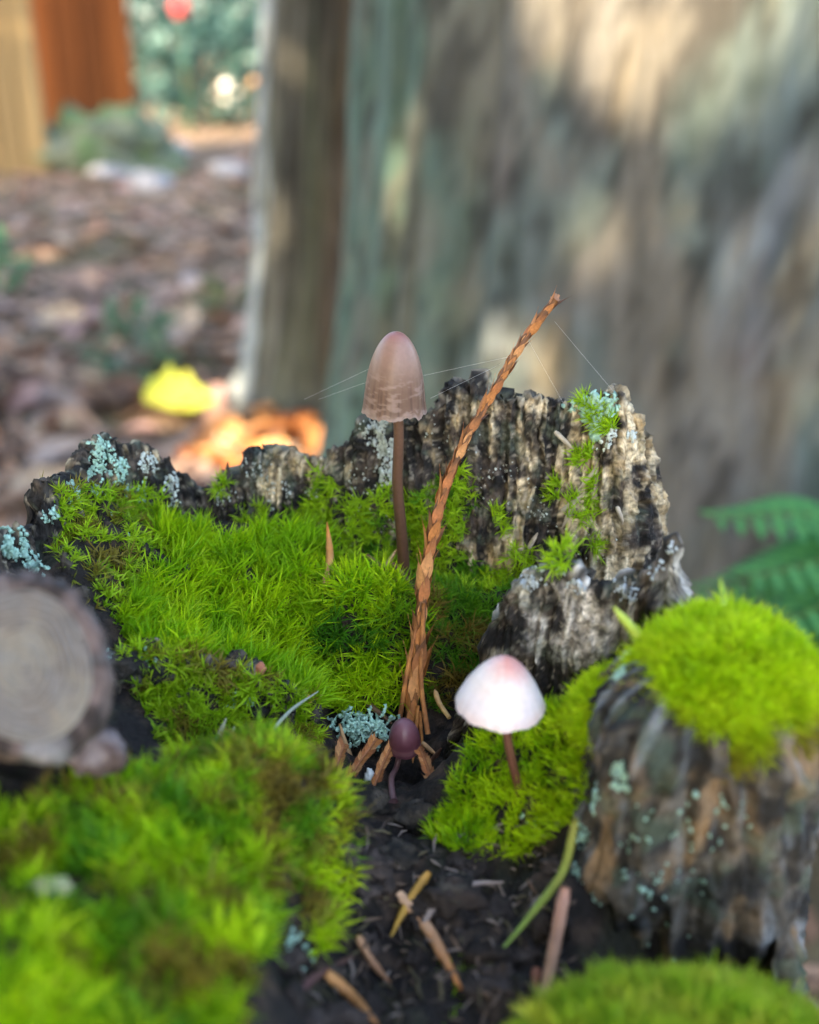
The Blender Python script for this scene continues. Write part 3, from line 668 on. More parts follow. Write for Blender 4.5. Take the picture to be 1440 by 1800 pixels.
def ccol1(q, t, a):
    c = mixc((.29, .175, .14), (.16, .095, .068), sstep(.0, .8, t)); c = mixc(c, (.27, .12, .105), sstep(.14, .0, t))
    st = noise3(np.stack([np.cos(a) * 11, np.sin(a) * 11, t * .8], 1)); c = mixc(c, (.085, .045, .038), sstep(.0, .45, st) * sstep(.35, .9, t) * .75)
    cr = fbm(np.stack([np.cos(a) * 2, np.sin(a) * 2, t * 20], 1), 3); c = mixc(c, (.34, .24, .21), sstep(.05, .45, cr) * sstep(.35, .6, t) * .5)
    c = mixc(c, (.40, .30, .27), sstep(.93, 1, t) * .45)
    c = mixc(c, (.42, .31, .27), sstep(.55, .1, np.hypot((t - .3) * 1.6, np.abs(np.angle(np.exp(1j * (a - 4.3)))) * .45)) * .6)  # soft sheen painted as a pale spot on the upper cap
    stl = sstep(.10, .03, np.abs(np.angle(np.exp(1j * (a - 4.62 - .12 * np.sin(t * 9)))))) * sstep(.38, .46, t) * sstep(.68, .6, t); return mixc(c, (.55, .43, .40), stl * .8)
foot1 = hit(712, 1018)[0]; foot1 = W(712, 1018, foot1[1])
Y1 = foot1[1]
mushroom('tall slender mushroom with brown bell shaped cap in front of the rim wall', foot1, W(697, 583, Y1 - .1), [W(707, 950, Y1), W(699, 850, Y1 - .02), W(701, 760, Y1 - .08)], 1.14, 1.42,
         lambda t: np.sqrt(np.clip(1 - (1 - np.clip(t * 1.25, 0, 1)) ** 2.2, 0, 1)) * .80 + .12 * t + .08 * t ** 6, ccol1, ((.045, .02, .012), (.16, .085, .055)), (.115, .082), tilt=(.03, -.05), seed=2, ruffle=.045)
def ccol2(q, t, a):
    c = mixc((.60, .27, .23), (.76, .66, .64), sstep(-.06, .42, t + .09 * q[:, 0] + .05 * fbm(q * 3, 2))); c = mixc(c, (.74, .69, .76), sstep(.4, .7, t) * .6)
    c = mixc(c, (.66, .42, .36), sstep(.75, 1, t) * .35); st = noise3(np.stack([np.cos(a) * 9, np.sin(a) * 9, t], 1))
    return mixc(c, (.58, .42, .42), sstep(.1, .5, st) * sstep(.5, 1, t) * .3)
foot2 = hit(915, 1388)[0]; Y2 = foot2[1]
mushroom('short mushroom with pale pinkish white cap on the green moss bank', foot2, W(888, 1156, Y2 - .0), [W(903, 1350, Y2), W(893, 1300, Y2), W(889, 1250, Y2)], 1.30, .80,
         lambda t: np.sqrt(np.clip(1 - (1 - t) ** 2, 0, 1)) * .55 + .45 * t, ccol2, ((.07, .022, .014), (.24, .12, .08)), (.075, .06), tilt=(.05, -.06), seed=5, ruffle=.03)
def ccol3(q, t, a):
    c = mixc((.17, .075, .10), (.10, .032, .048), sstep(.1, .7, t)); c = mixc(c, (.20, .10, .11), sstep(.72, .8, t) * sstep(.95, .88, t) * .6); return c
Y3 = 15.7; p3 = hit(690, 1405)[0]
mushroom('tiny purple brown button mushroom by the foot of the dry twig', W(692, 1400, p3[1]), W(709, 1266, Y3), [W(688, 1370, (p3[1] + Y3) / 2), W(698, 1345, Y3)], .56, .62,
         lambda t: np.sqrt(np.clip(1 - (1 - np.clip(t * 1.3, 0, 1)) ** 2.2, 0, 1)) * .94 + .06 * t, ccol3, ((.16, .09, .10), (.14, .07, .06)), (.055, .045), tilt=(-.05, -.12), seed=8, ruffle=.02)

# ================================================================== DRY TWIG with scale leaves
tb = hit(722, 1300)[0]
tw = spline([W(722, 1300, tb[1]), W(724, 1240, 16.7), W(737, 1120, 17.0), W(748, 1000, 17.3), W(775, 880, 17.6), W(818, 775, 17.9), W(868, 688, 18.2), W(920, 600, 18.5), W(976, 527, 18.7)], 160)
twig = empty('dry_twig', tw[0]); props(twig, 'slender orange brown dry conifer twig leaning up out of the pit', 'twig')
rad = np.interp(np.linspace(0, 1, 160), [0, .12, .35, .6, .8, 1], [.10, .12, .085, .062, .06, .07])
V, F = tube_data(tw, rad, 10, .12)
tc_ = mixc((.20, .085, .03), (.13, .06, .03), sstep(-.2, .4, fbm(V * 3, 3)))
obj('stem', V, F, M['twig'], twig, tc_)
def scale_mesh(name, c0, c1, seed):
    """pointed, keeled scale leaf: unit length along +Z, hugging the stem side (-Y outward)"""
    nu, nv = 9, 5; u = np.linspace(0, 1, nu)[:, None]; s = np.linspace(-1, 1, nv)[None]
    wd = .24 * np.sin(np.clip(u * 1.15 + .12, 0, 1) * math.pi) ** .7 * (1 - u) ** .35
    wd[-1] = .01
    X = wd * s + .0 * u; Yv = -(.10 + .10 * u + .20 * u ** 3) + .22 * (s ** 2) * np.sqrt(wd + .001) * .8; Z = u + 0 * s
    P = np.stack([X, Yv, Z], -1).reshape(-1, 3)
    B = P + np.array([0, .05, 0]) * (1 - P[:, 2:3] * .8)
    F1 = grid_faces(nu, nv); F2 = grid_faces(nu, nv, off=len(P))[:, ::-1]
    col = mixc(c0, c1, np.clip(P[:, 2] * 1.3 - .2 + .3 * noise3(P * 4 + seed), 0, 1))
    return mk_mesh(name, np.vstack([P, B]), [np.vstack([F1, F2])], M['twig'], np.vstack([col, col * .7]))
SM = [scale_mesh('scale_leaf', (.50, .20, .06), (.34, .13, .045), 1), scale_mesh('scale_leaf', (.42, .15, .05), (.16, .07, .035), 2),
      scale_mesh('scale_leaf', (.55, .26, .10), (.38, .17, .07), 3), scale_mesh('scale_leaf', (.36, .14, .05), (.06, .035, .025), 4)]
T, n_f, b_f = frames(tw); Ltot = np.linalg.norm(np.diff(tw, axis=0), axis=1).sum()
s = .03; k = 0
while s < .985:
    i = min(int(s * 159), 158)
    big = np.interp(s, [0, .15, .4, .7, 1], [.85, .8, .56, .42, .36])
    for j in range(2):
        a = k * 1.5708 + j * math.pi + R.normal() * .2
        out = n_f[i] * math.cos(a) + b_f[i] * math.sin(a); tang = T[i]
        flare = R.normal() * .10 + .10
        zax = nrm(tang + out * flare); yax = -nrm(out - zax * (out @ zax)); xax = np.cross(yax, zax)
        ln = big * R.uniform(.8, 1.2); wds = ln * np.interp(s, [0, .2, 1], [.85, .95, 1.05])
        o = bpy.data.objects.new('scale_leaf', SM[R.choice(4, p=[.34, .26, .26, .14])]); COLL.objects.link(o); o.parent = twig
        loc = (tw[i] + out * rad[i] * .55 - tw[0]) * CM
        m = Matrix.Identity(4)
        for r_ in range(3):
            m[r_][0] = xax[r_] * wds * .8; m[r_][1] = yax[r_] * ln * .42; m[r_][2] = zax[r_] * ln; m[r_][3] = loc[r_]
        o.matrix_local = m
    s += big * .30 / Ltot; k += 1
# split, flattened strands at the foot
for a, b, c_ in [((700, 1285, 16.6), (716, 1180, 16.75), (738, 1075, 17.05)), ((752, 1290, 16.3), (740, 1190, 16.7), (745, 1060, 17.0)), ((735, 1390, 15.8), (728, 1330, 16.2), (735, 1240, 16.6)), ((762, 1395, 15.8), (745, 1340, 16.2), (738, 1250, 16.6))]:
    V, F = tube_data(spline([W(*a), W(*b), W(*c_)], 24), np.linspace(.05, .035, 24), 8, .15)
    obj('strand', V, F, M['twig'], twig, mixc((.48, .20, .06), (.28, .11, .04), sstep(-.3, .3, fbm(V * 3, 2))))
for j in range(7):
    d = nrm(T[-1] + R.normal(size=3) * .5); V, F = tube_data(np.array([tw[-1] - T[-1] * .05, tw[-1] + d * .05, tw[-1] + d * .11]), [.03, .035, .012], 6)
    obj('tip_scale', V, F, M['twig'], twig, np.tile([.36, .2, .13], (len(V), 1)))

# ================================================================== NEEDLES, SPLINTERS, STRAWS
def stick(name, label, cat, pts, wpx, c0, c1, flat=.45, group=None, taper=(.7, .25), lift=.12, seed=0):
    """pts: (px, py[, Y]); without Y the point rests on the surface there"""
    Pp = []
    for q in pts:
        if len(q) == 3: Pp.append(W(*q))
        else:
            p, n = hit(q[0], q[1]); Pp.append(p + n * lift)
    path = spline(Pp, 26) if len(Pp) > 2 else np.linspace(Pp[0], Pp[1], 26)
    mid = path[13]; t_ = (mid - [0, 0, CAMZ]) @ F_; r = wpx / 2 * t_ / FPX
    prof = np.interp(np.linspace(0, 1, 26), [0, .12, .6, 1], [taper[0], 1, .9, taper[1]])
    V, F = tube_data(path, r * prof, 8, .08, seed)
    c = np.concatenate([np.repeat(np.linspace(0, 1, 26), 8), [0, 1]])
    c = mixc(c0, c1, np.clip(c + .25 * noise3(V * 5 + seed), 0, 1))
    props(obj(name, V, F, M['needle'], None, c), label, cat, group)
TAN, ORG, BRN, GRY, PNK = (.46, .27, .13), (.50, .19, .05), (.11, .055, .035), (.36, .31, .25), (.42, .22, .16)
stick('wood_splinter', 'pointed orange tan splinter standing upright in the green moss slope', 'splinter', [(576, 1030), (580, 980, 18.5), (575, 918, 18.5)], 15, TAN, ORG, taper=(1, .12))
stick('dry_twig_piece', 'thin dark brown stick with a pale tip leaning at the tall mushroom foot', 'stick', [(645, 975, 18.6), (680, 1005, 18.4), (718, 1040)], 8, BRN, (.09, .04, .03))
stick('dry_twig_piece', 'short dark stick crossing the foot of the tall mushroom', 'stick', [(690, 990, 18.5), (730, 1045)], 10, BRN, (.07, .035, .03))
stick('straw', 'short pale straw leaning beside the tall mushroom foot', 'straw', [(668, 1012, 18.5), (698, 965, 18.7)], 9, GRY, TAN)
stick('dry_needle', 'long tan needle standing in the pit beside the mint lichen clump', 'needle', [(637, 1395, 15.6), (615, 1335, 15.8), (597, 1272, 16.0)], 15, TAN, (.42, .25, .12))
stick('dry_needle', 'tan needle slanting behind the long needle in the pit', 'needle', [(574, 1298, 15.9), (622, 1352, 15.8)], 9, (.5, .36, .22), TAN)
stick('dry_needle', 'curved straw coloured needle beside the base of the wood spur', 'needle', [(764, 1212, 16.8), (772, 1235, 16.6), (790, 1262, 16.3)], 10, TAN, (.45, .3, .12), taper=(.2, .8))
stick('dry_twig_piece', 'brown stick behind the mint lichen clump', 'stick', [(645, 1235, 16.8), (690, 1272, 16.5)], 11, (.2, .12, .07), BRN)
stick('dry_needle', 'tan needle lying below the wood spur in the pit', 'needle', [(742, 1305, 16.1), (770, 1330, 15.9)], 9, TAN, TAN)
stick('dry_needle', 'olive yellow needle at the edge of the pit floor', 'needle', [(765, 1355, 15.6), (788, 1375, 15.3)], 9, (.40, .34, .08), (.32, .26, .08))
stick('dry_twig_piece', 'short dark stub lying across the pit floor', 'stick', [(752, 1350, 15.9), (776, 1315, 15.9)], 12, BRN, (.08, .04, .03))
CR = 'dry needles in the dark crevice'
stick('dry_needle', 'long pale tan needle lying down the middle of the dark crevice', 'needle', [(698, 1568), (750, 1640), (818, 1742)], 24, (.52, .34, .22), ORG)
stick('dry_needle', 'orange yellow needle crossing under the long pale needle', 'needle', [(757, 1543), (722, 1592), (688, 1645)], 18, (.45, .24, .05), (.36, .22, .04))
stick('straw', 'thin grey straw arching across the crevice', 'straw', [(744, 1625), (780, 1580), (830, 1560), (880, 1556)], 13, (.24, .19, .17), (.30, .24, .22))
stick('dry_needle', 'brown needle lying beside the dark soil of the crevice', 'needle', [(620, 1648), (650, 1695), (684, 1742)], 16, (.36, .2, .11), (.26, .13, .07))
stick('dry_needle', 'stout orange needle sloping to the front edge of the crevice', 'needle', [(566, 1712), (610, 1755), (665, 1815)], 22, (.46, .22, .08), (.36, .16, .06))
stick('grass_blade', 'yellow green grass blade reaching from the wood block into the crevice', 'grass blade', [(1012, 1440, 11.9), (990, 1530, 11.7), (940, 1600, 11.4), (886, 1665, 11.0)], 16, (.20, .20, .04), (.17, .27, .04))
stick('dry_twig_piece', 'pinkish brown stick lying along the foot of the wood block', 'stick', [(994, 1560, 11.4), (975, 1660, 11.0), (952, 1770, 10.5)], 24, PNK, (.40, .25, .16), taper=(.7, .8))
stick('dry_twig_piece', 'short dark red stub beside the pinkish stick', 'stick', [(944, 1700, 10.9), (930, 1800, 10.4)], 18, (.22, .09, .06), (.18, .08, .05), taper=(.8, .8))
stick('dry_twig_piece', 'dark brown stick half buried in the crevice soil', 'stick', [(512, 1745), (560, 1715), (612, 1690)], 15, (.12, .06, .06), (.09, .05, .04), taper=(.8, .6))
stick('dry_twig_piece', 'small dark stick standing in the crevice behind the long pale needle', 'stick', [(790, 1630, 11.9), (788, 1570, 12.3)], 12, (.10, .05, .04), (.13, .07, .06), taper=(.8, .6))
stick('grass_blade', 'short yellow green grass blade sprouting beside the round cushion', 'grass blade', [(1120, 1115, 13.0), (1098, 1090, 13.0), (1078, 1066, 13.0)], 18, (.34, .44, .06), (.40, .50, .08), taper=(1, .1))
stick('grass_blade', 'tiny green blade sticking up from the top of the round cushion', 'grass blade', [(1272, 1062, 12.6), (1266, 1015, 12.6)], 10, (.25, .42, .06), (.28, .45, .06), taper=(1, .2))
stick('straw', 'thin straw poking out of the ledge moss', 'straw', [(378, 1310, 14.2), (398, 1262, 14.5)], 11, (.38, .36, .22), (.35, .36, .22))
stick('straw', 'second thin straw poking out of the ledge moss', 'straw', [(404, 1312, 14.2), (412, 1276, 14.4)], 9, (.40, .36, .22), (.35, .34, .22))
stick('straw', 'faint grey stalk leaning over the ledge right end', 'straw', [(465, 1300, 14.2), (510, 1250, 14.7), (560, 1215, 15.2)], 7, (.3, .34, .26), (.3, .34, .26))
stick('wood_splinter', 'small orange splinter above the bright lumpy cushion', 'splinter', [(503, 1340, 14.0), (500, 1305, 14.0)], 13, (.5, .27, .13), (.5, .3, .15))
stick('wood_splinter', 'small orange splinter on the end of the mossy ledge', 'splinter', [(545, 1235, 15.5), (532, 1205, 15.6)], 9, ORG, (.5, .3, .15), taper=(1, .2))
WS = 'pale splinters on the rim wall'
for a in [[(975, 762), (1010, 790)], [(1045, 830), (1010, 862)], [(930, 962), (945, 938)], [(880, 948), (895, 938)], [(1005, 880), (985, 930)], [(1080, 890), (1095, 915)], [(985, 905), (1020, 870)]]:
    stick('wood_splinter', 'pale loose splinter lying on the inner face of the rim wall', 'splinter', a, 9, (.46, .40, .32), (.40, .33, .25), group=WS, lift=.06, taper=(.6, .2))
# ---- spiky wooden fibres on the rim tops
for i, (a, b, c_) in enumerate([(399, 828, 812), (434, 806, 796), (440, 805, 797), (78, 856, 846), (947, 702, 694)]):
    V, F = tube_data(np.array([W(a, b + 16, hit(a, b + 6)[0][1] + .1), W(a + 1, b, hit(a, b + 6)[0][1] + .1), W(a + 2, c_, hit(a, b + 6)[0][1] + .1)]), [.09, .05, .01], 7, .2, i)
    obj('splinter', V, F, M['wood'], stump, np.tile([.05, .042, .035], (len(V), 1)))
# ---- dried orange scale sprigs in the pit
def sprig(label, a, b, wpx, seed):
    p0, p1 = W(*a), W(*b); e = empty('dry_sprig', p0); props(e, label, 'leaf litter', 'orange sprigs in the pit')
    rng = np.random.default_rng(seed); path = spline([p0, (p0 + p1) / 2 + [0, 0, .05], p1], 12); T, nn, bb = frames(path)
    V, F = tube_data(path, .03, 6); obj('stem', V, F, M['twig'], e, np.tile([.3, .12, .05], (len(V), 1)))
    for k in range(1, 11):
        for sgn in (-1, 1):
            zax = nrm(T[k] * .8 + nn[k] * 0 + bb[k] * sgn * .7); yax = nrm(np.cross(zax, T[k] + [.01, 0, 0])); xax = np.cross(yax, zax); ln = wpx / 2 * 16.5 / FPX * rng.uniform(.9, 1.4)
            o = bpy.data.objects.new('scale_leaf', SM[rng.integers(0, 3)]); COLL.objects.link(o); o.parent = e; m = Matrix.Identity(4)
            for r_ in range(3):
                m[r_][0] = xax[r_] * ln * .9; m[r_][1] = yax[r_] * ln * .6; m[r_][2] = zax[r_] * ln; m[r_][3] = (path[k] - p0)[r_] * CM
            o.matrix_local = m
sprig('flat orange brown sprig lying left of the tiny purple mushroom', (600, 1392, 15.0), (662, 1298, 15.7), 50, 1)
sprig('curled orange brown sprig behind the tiny purple mushroom', (655, 1388, 15.0), (690, 1308, 15.7), 46, 2)
sprig('dark orange sprig under the slanting needle in the pit', (588, 1368, 15.0), (604, 1308, 15.6), 46, 3)
sprig('orange brown sprig right of the twig foot', (762, 1382, 14.9), (735, 1310, 15.7), 40, 4)
V, F = lump_data(W(650, 1368, 15.2), (.09, .08, .17), 4.0); props(obj('seed_husk', V, F, M['lichen'], None, np.tile([.62, .66, .66], (len(V), 1))), 'small white seed husk lying among the orange sprigs', 'seed husk')
V, F = lump_data(hit(524, 1013)[0] + [0, 0, .12], (.14, .05, .07), 6.0); props(obj('wood_flake', V, F, M['twig'], None, np.tile([.42, .22, .10], (len(V), 1))), 'orange brown flake caught in the moss near the upright splinter', 'flake')
V, F = lump_data(hit(461, 1186)[0] + [0, 0, .12], (.08, .05, .11), 7.0); props(obj('wood_flake', V, F, M['twig'], None, np.tile([.42, .16, .10], (len(V), 1))), 'tiny reddish flake stuck on the green moss slope', 'flake')
V, F = lump_data(hit(90, 1585)[0] + [0, 0, .2], (.24, .12, .10), 9.0); props(obj('wood_flake', V, F, M['lichen'], None, np.tile([.36, .36, .20], (len(V), 1))), 'pale yellowish flake lying on the broad green moss bank', 'flake')
# ---- crumbs of soil in the crevice
rng = np.random.default_rng(91)
for i in range(46):
    a, b = rng.uniform(500, 1000), rng.uniform(1500, 1800); p, _ = hit(a, b); r_ = rng.uniform(.08, .22)
    if p[2] > 35.0: continue
    sh = rng.uniform(.35, 1.6, 3); V, F = lump_data(p, r_ * sh * [1.3, 1, .7], i * 1.7 + 50, 14, 18, 1.9)
    props(obj('soil_crumb', V, F, M['soil'], None, np.tile(np.array([.035, .027, .024]) * rng.uniform(.4, 2.0), (len(V), 1))), 'dark crumb of rotten soil in the crevice between the moss banks', 'soil crumb', 'soil crumbs in the crevice')
parts = []; rng = np.random.default_rng(92)
for i in range(420):                                    # fine fibres and dust of rotten wood
    p, nn = hit(rng.uniform(520, 1010), rng.uniform(1440, 1800))
    if p[2] > 34.8: continue
    d = nrm(rng.normal(size=3) * [1, 1, .35]); L_f = rng.uniform(.06, .4); V, F = tube_data(np.array([p - d * L_f * .5, p + nn * .04, p + d * L_f * .5]) + nn * .03, np.array([.5, 1, .4]) * rng.uniform(.010, .03), 5)
    c = np.array([[.05, .035, .028], [.14, .095, .07], [.025, .02, .02], [.20, .16, .14], [.09, .075, .04]])[rng.integers(0, 5)]; parts.append((V, F, np.tile(c, (len(V), 1))))
V, F, C = merge(parts); props(obj('wood_debris', V, F, M['needle'], None, C), 'fine dark fibres and dust of rotten wood covering the crevice floor', 'wood debris', kind='stuff')
# ---- spider silk
SK = 'single spider silk thread strung above the rim'
for a, b in [((650, 648, 18.9), (535, 702, 19.6)), ((655, 668, 18.9), (560, 702, 19.8)), ((975, 565, 18.7), (1080, 690, 19.3)), ((880, 640, 18.2), (757, 700, 18.9)), ((905, 625, 18.4), (745, 660, 18.9)), ((930, 600, 18.5), (990, 708, 19.5))]:
    V, F = tube_data(np.linspace(W(*a), W(*b), 8), .0014, 4); props(obj('silk_thread', V, F, M['silk'], None), SK, 'spider silk', 'spider silk threads above the rim')

# ================================================================== SAWN BRANCH END
cc = W(42, 1172, 10.7); ax = nrm(np.array([.22, -.80, .52])); t1 = nrm(np.cross(ax, [0, 0, 1])); t2 = np.cross(t1, ax)
br = empty('sawn_branch', cc - ax * 4 - [0, 0, 1.0]); props(br, 'grey sawn branch end showing growth rings beside the broad moss bank', 'branch')
nu, nv = 90, 160; rr_ = np.linspace(0, 1, nu)[:, None]; aa = np.linspace(0, 2 * math.pi, nv, endpoint=False)[None]
wob = 1 + .05 * np.sin(aa * 2 + 1) + .03 * np.sin(aa * 3 + 2); q = np.stack([np.broadcast_to(np.cos(aa) * rr_, (nu, nv)).ravel(), np.broadcast_to(np.sin(aa) * rr_, (nu, nv)).ravel(), np.zeros(nu * nv)], 1)
ringv = rr_ * 9 + .5 * fbm(q * 1.8, 2).reshape(nu, nv) + .5
rel = .02 * np.cos(2 * math.pi * ringv)
P = cc + (t1 * np.cos(aa)[..., None] * .72 + t2 * np.sin(aa)[..., None] * .90) * (rr_ * wob)[..., None] + ax * (rel + .05 * fbm(q * 2.2, 3).reshape(nu, nv))[..., None]
rc = mixc((.215, .19, .17), (.09, .075, .068), sstep(.55, .95, np.cos(2 * math.pi * ringv).ravel())); rc = mixc(rc, (.26, .23, .185), sstep(.0, .4, fbm(q * 1.5 + 5, 3)) * .6)
obj('cut_face', P.reshape(-1, 3), grid_faces(nu, nv, True), M['cut'], br, rc)
nu = 70; s = np.linspace(0, 1, nu)[:, None]; q = np.stack([np.broadcast_to(np.cos(aa) * 2, (nu, nv)).ravel(), np.broadcast_to(np.sin(aa) * 2, (nu, nv)).ravel(), np.broadcast_to(s * 5, (nu, nv)).ravel()], 1)
thk = np.interp(s, [0, .015, .05, .3, 1], [1.0, 1.14, 1.26, 1.26, 1.05]) + .10 * fbm(q * 1.3, 4).reshape(nu, nv) * np.clip(s * 20, 0, 1)
P = cc + (t1 * np.cos(aa)[..., None] * .72 + t2 * np.sin(aa)[..., None] * .90) * (thk * wob)[..., None] - ax * (s * 2.6 - .06 * np.clip(1 - np.abs(s - .025) / .025, 0, 1))[..., None]
bcx = mixc((.035, .025, .022), (.14, .10, .09), sstep(-.4, .4, fbm(q * 2, 4))); bcx = mixc(bcx, (.30, .31, .32), sstep(.2, .6, fbm(q * .8 + 9, 3)) * .45)
obj('bark', P.reshape(-1, 3), grid_faces(nu, nv, True), M['wood'], br, bcx)
V, F = lump_data(W(165, 1320, 11.3), (.42, .3, .28), 15.0); c = mixc((.22, .18, .18), (.09, .06, .055), sstep(-.3, .3, fbm(V * 2.5, 3)))
obj('knot', V, F, M['wood'], br, c)

# ================================================================== BACKGROUND
def tree_trunk(name, label, base, top, r0, r1, h, colf, seed, nz=150, na=220, flare=.35, fis=.06, crown=None):
    e = empty(name, base); props(e, label, 'tree')
    s = np.linspace(0, 1, nz) ** 1.35; a = np.linspace(0, 2 * math.pi, na, endpoint=False)
    S_, A_ = np.meshgrid(s, a, indexing='ij')
    ctr = np.asarray(base)[None] * (1 - s[:, None]) + np.asarray(top)[None] * s[:, None]
    Z = S_ * h; q = np.stack([np.cos(A_.ravel()), np.sin(A_.ravel()), Z.ravel() / (r0 * 6)], 1)
    tw_ = np.stack([q[:, 0], q[:, 1], q[:, 2]], 1)
    r = (r0 + (r1 - r0) * S_) * (1 + flare * np.exp(-Z / (r0 * .8)) * (1 + .5 * fbm(q * [2, 2, .3] + seed, 2).reshape(S_.shape)))
    rid = 1 - 2 * np.abs(fbm(tw_ * [5, 5, 1.1] + seed, 3)); dp = fis * rid + fis * .6 * fbm(q * [9, 9, 5] + seed, 3) + fis * .8 * fbm(q * [1.5, 1.5, 1] + seed + 5, 2)
    r = r * (1 + dp.reshape(S_.shape))
    P = ctr[:, None] + np.stack([np.cos(A_) * r, np.sin(A_) * r, 0 * r], -1)
    obj('trunk', P.reshape(-1, 3), grid_faces(nz, na, True), M['bark'], e, colf(q, A_.ravel(), P.reshape(-1, 3), rid))
    return e
def bigcol(q, a, P, rid):
    w_ = np.stack([P[:, 0] / 9, P[:, 1] / 9, P[:, 2] / 17], 1) + .5 * np.stack([fbm(P / 11, 2), fbm(P / 11 + 5, 2), fbm(P / 11 + 9, 2)], 1)
    c = mixc((.075, .085, .095), (.225, .24, .26), sstep(-.5, .45, fbm(w_ * 2.2, 4) + .25 * rid - .1))
    c = mixc(c, (.36, .28, .18), sstep(.2, .55, fbm(w_ * 1.5 + 12, 4)) * .7)
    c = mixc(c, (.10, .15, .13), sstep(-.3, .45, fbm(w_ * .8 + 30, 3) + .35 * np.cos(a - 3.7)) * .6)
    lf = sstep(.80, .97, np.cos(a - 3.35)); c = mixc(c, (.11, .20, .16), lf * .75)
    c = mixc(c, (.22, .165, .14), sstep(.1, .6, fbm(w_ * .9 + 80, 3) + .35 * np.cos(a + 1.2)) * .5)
    return mixc(c, (.03, .029, .029), sstep(.06, .36, fbm(w_ * 3.4 + 55, 3) - .15 * rid) * .65) * .78
BT = np.array([34., 101., -3])
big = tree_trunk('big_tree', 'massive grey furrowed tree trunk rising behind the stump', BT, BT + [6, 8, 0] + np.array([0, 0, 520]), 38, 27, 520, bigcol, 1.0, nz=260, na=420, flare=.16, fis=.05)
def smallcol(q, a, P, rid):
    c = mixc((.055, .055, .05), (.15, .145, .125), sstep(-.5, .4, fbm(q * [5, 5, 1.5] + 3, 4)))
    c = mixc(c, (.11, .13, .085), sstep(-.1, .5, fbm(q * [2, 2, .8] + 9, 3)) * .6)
    c = mixc(c, (.38, .43, .46), sstep(.86, .99, np.cos(a - 3.42) + .16 * fbm(q * [4, 4, 6] + 5, 3)) * .8)  # pale left edge: rim light painted into the bark colour
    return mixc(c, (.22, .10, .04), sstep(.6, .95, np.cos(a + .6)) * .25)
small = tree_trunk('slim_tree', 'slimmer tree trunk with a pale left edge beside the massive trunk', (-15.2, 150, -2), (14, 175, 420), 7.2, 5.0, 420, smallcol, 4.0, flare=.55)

# ---- leaves: shared meshes
def leaf_mesh(name, c0, c1, seed, L=1.0, wd=.34, lob=0., curl=.25, m=None):
    nu, nv = 9, 5; u = np.linspace(0, 1, nu)[:, None]; s = np.linspace(-1, 1, nv)[None]
    ww = wd * np.sin(math.pi * np.clip(u, .02, 1) ** .8) ** .8 * (1 + lob * np.sin(u * 22))
    X = u - .5 + 0 * s; Y = ww * s; rng = np.random.default_rng(seed)
    Z = curl * (.5 * s ** 2 * ww * 2 + (u - .5) ** 2 * rng.uniform(-.4, 1.0)) + .05 * noise3(np.stack([(X * 3).ravel(), (Y * 3).ravel(), np.full(X.size, seed)], 1)).reshape(X.shape)
    P = np.stack([X, Y, Z], -1).reshape(-1, 3) * L
    c = mixc(c0, c1, sstep(-.4, .4, fbm(P / L * 3 + seed, 2)))
    return mk_mesh(name, P, [grid_faces(nu, nv)], m or M['leaf'], c)
LM = [leaf_mesh('fallen_leaf', *c, i, lob=(.0, .2, .12)[i % 3], curl=.5) for i, c in enumerate([((.42, .27, .21), (.30, .18, .13)), ((.52, .38, .31), (.38, .25, .20)), ((.24, .13, .09), (.16, .09, .06)), ((.47, .31, .28), (.34, .21, .19)),
        ((.54, .42, .31), (.40, .28, .19)), ((.15, .10, .08), (.09, .06, .05)), ((.40, .33, .30), (.28, .22, .20))])]
rng = np.random.default_rng(21)
def put_leaf(me, x, y, L, label, group, zoff=.6, name='fallen_leaf', flat=.35):
    o = bpy.data.objects.new(name, me); COLL.objects.link(o)
    z = float(ground_z(np.array([x]), np.array([y]))[0])
    o.location = (x * CM, y * CM, (z + zoff) * CM); o.rotation_euler = (rng.normal() * flat, rng.normal() * flat, rng.uniform(0, 6.28)); o.scale = (L, L, L)
    return props(o, label, 'leaf', group)
cnt = 0
while cnt < 250:
    t = 95 * (5.0 ** rng.uniform(0, 1)); xx = t * rng.uniform(-.42, -.02); 
    if np.hypot(xx + 15, t - 150) < 13 or np.hypot(xx - 34, t - 101) < 45: continue
    put_leaf(LM[rng.choice(7, p=[.2, .17, .15, .16, .12, .1, .1])], xx, t, rng.uniform(4.5, 9), 'dry brown fallen leaf lying on the forest floor behind the stump', 'fallen leaves on the forest floor', zoff=rng.uniform(.3, 1.2)); cnt += 1
# sunlit orange pile
OM = [leaf_mesh('orange_leaf', c, d, 30 + i, lob=.1, curl=.5) for i, (c, d) in enumerate([((.55, .25, .09), (.42, .17, .06)), ((.60, .33, .15), (.50, .24, .09)), ((.45, .18, .07), (.34, .13, .05))])]
oc = W(490, 800, 124)
for i in range(46):
    a = rng.uniform(0, 6.28); r_ = np.sqrt(rng.uniform()) 
    x_, y_ = oc[0] + 10.5 * r_ * math.cos(a) + 1, oc[1] + 15 * r_ * math.sin(a)
    put_leaf(OM[i % 3], x_, y_, rng.uniform(4, 7), 'bright orange fallen leaf in the pile beside the slim trunk', 'orange leaves in the sunlit pile', zoff=.8 + 2.2 * (1 - r_), name='orange_leaf')
YM = leaf_mesh('yellow_leaf', (.44, .46, .09), (.28, .36, .06), 50, wd=.42, lob=.2, curl=.8)
yl = W(315, 705, 142); o = put_leaf(YM, yl[0], yl[1], 9.5, 'single bright yellow leaf lying on the brown forest floor', None, zoff=1.6, name='yellow_leaf'); o.rotation_euler = (.45, .1, .3)
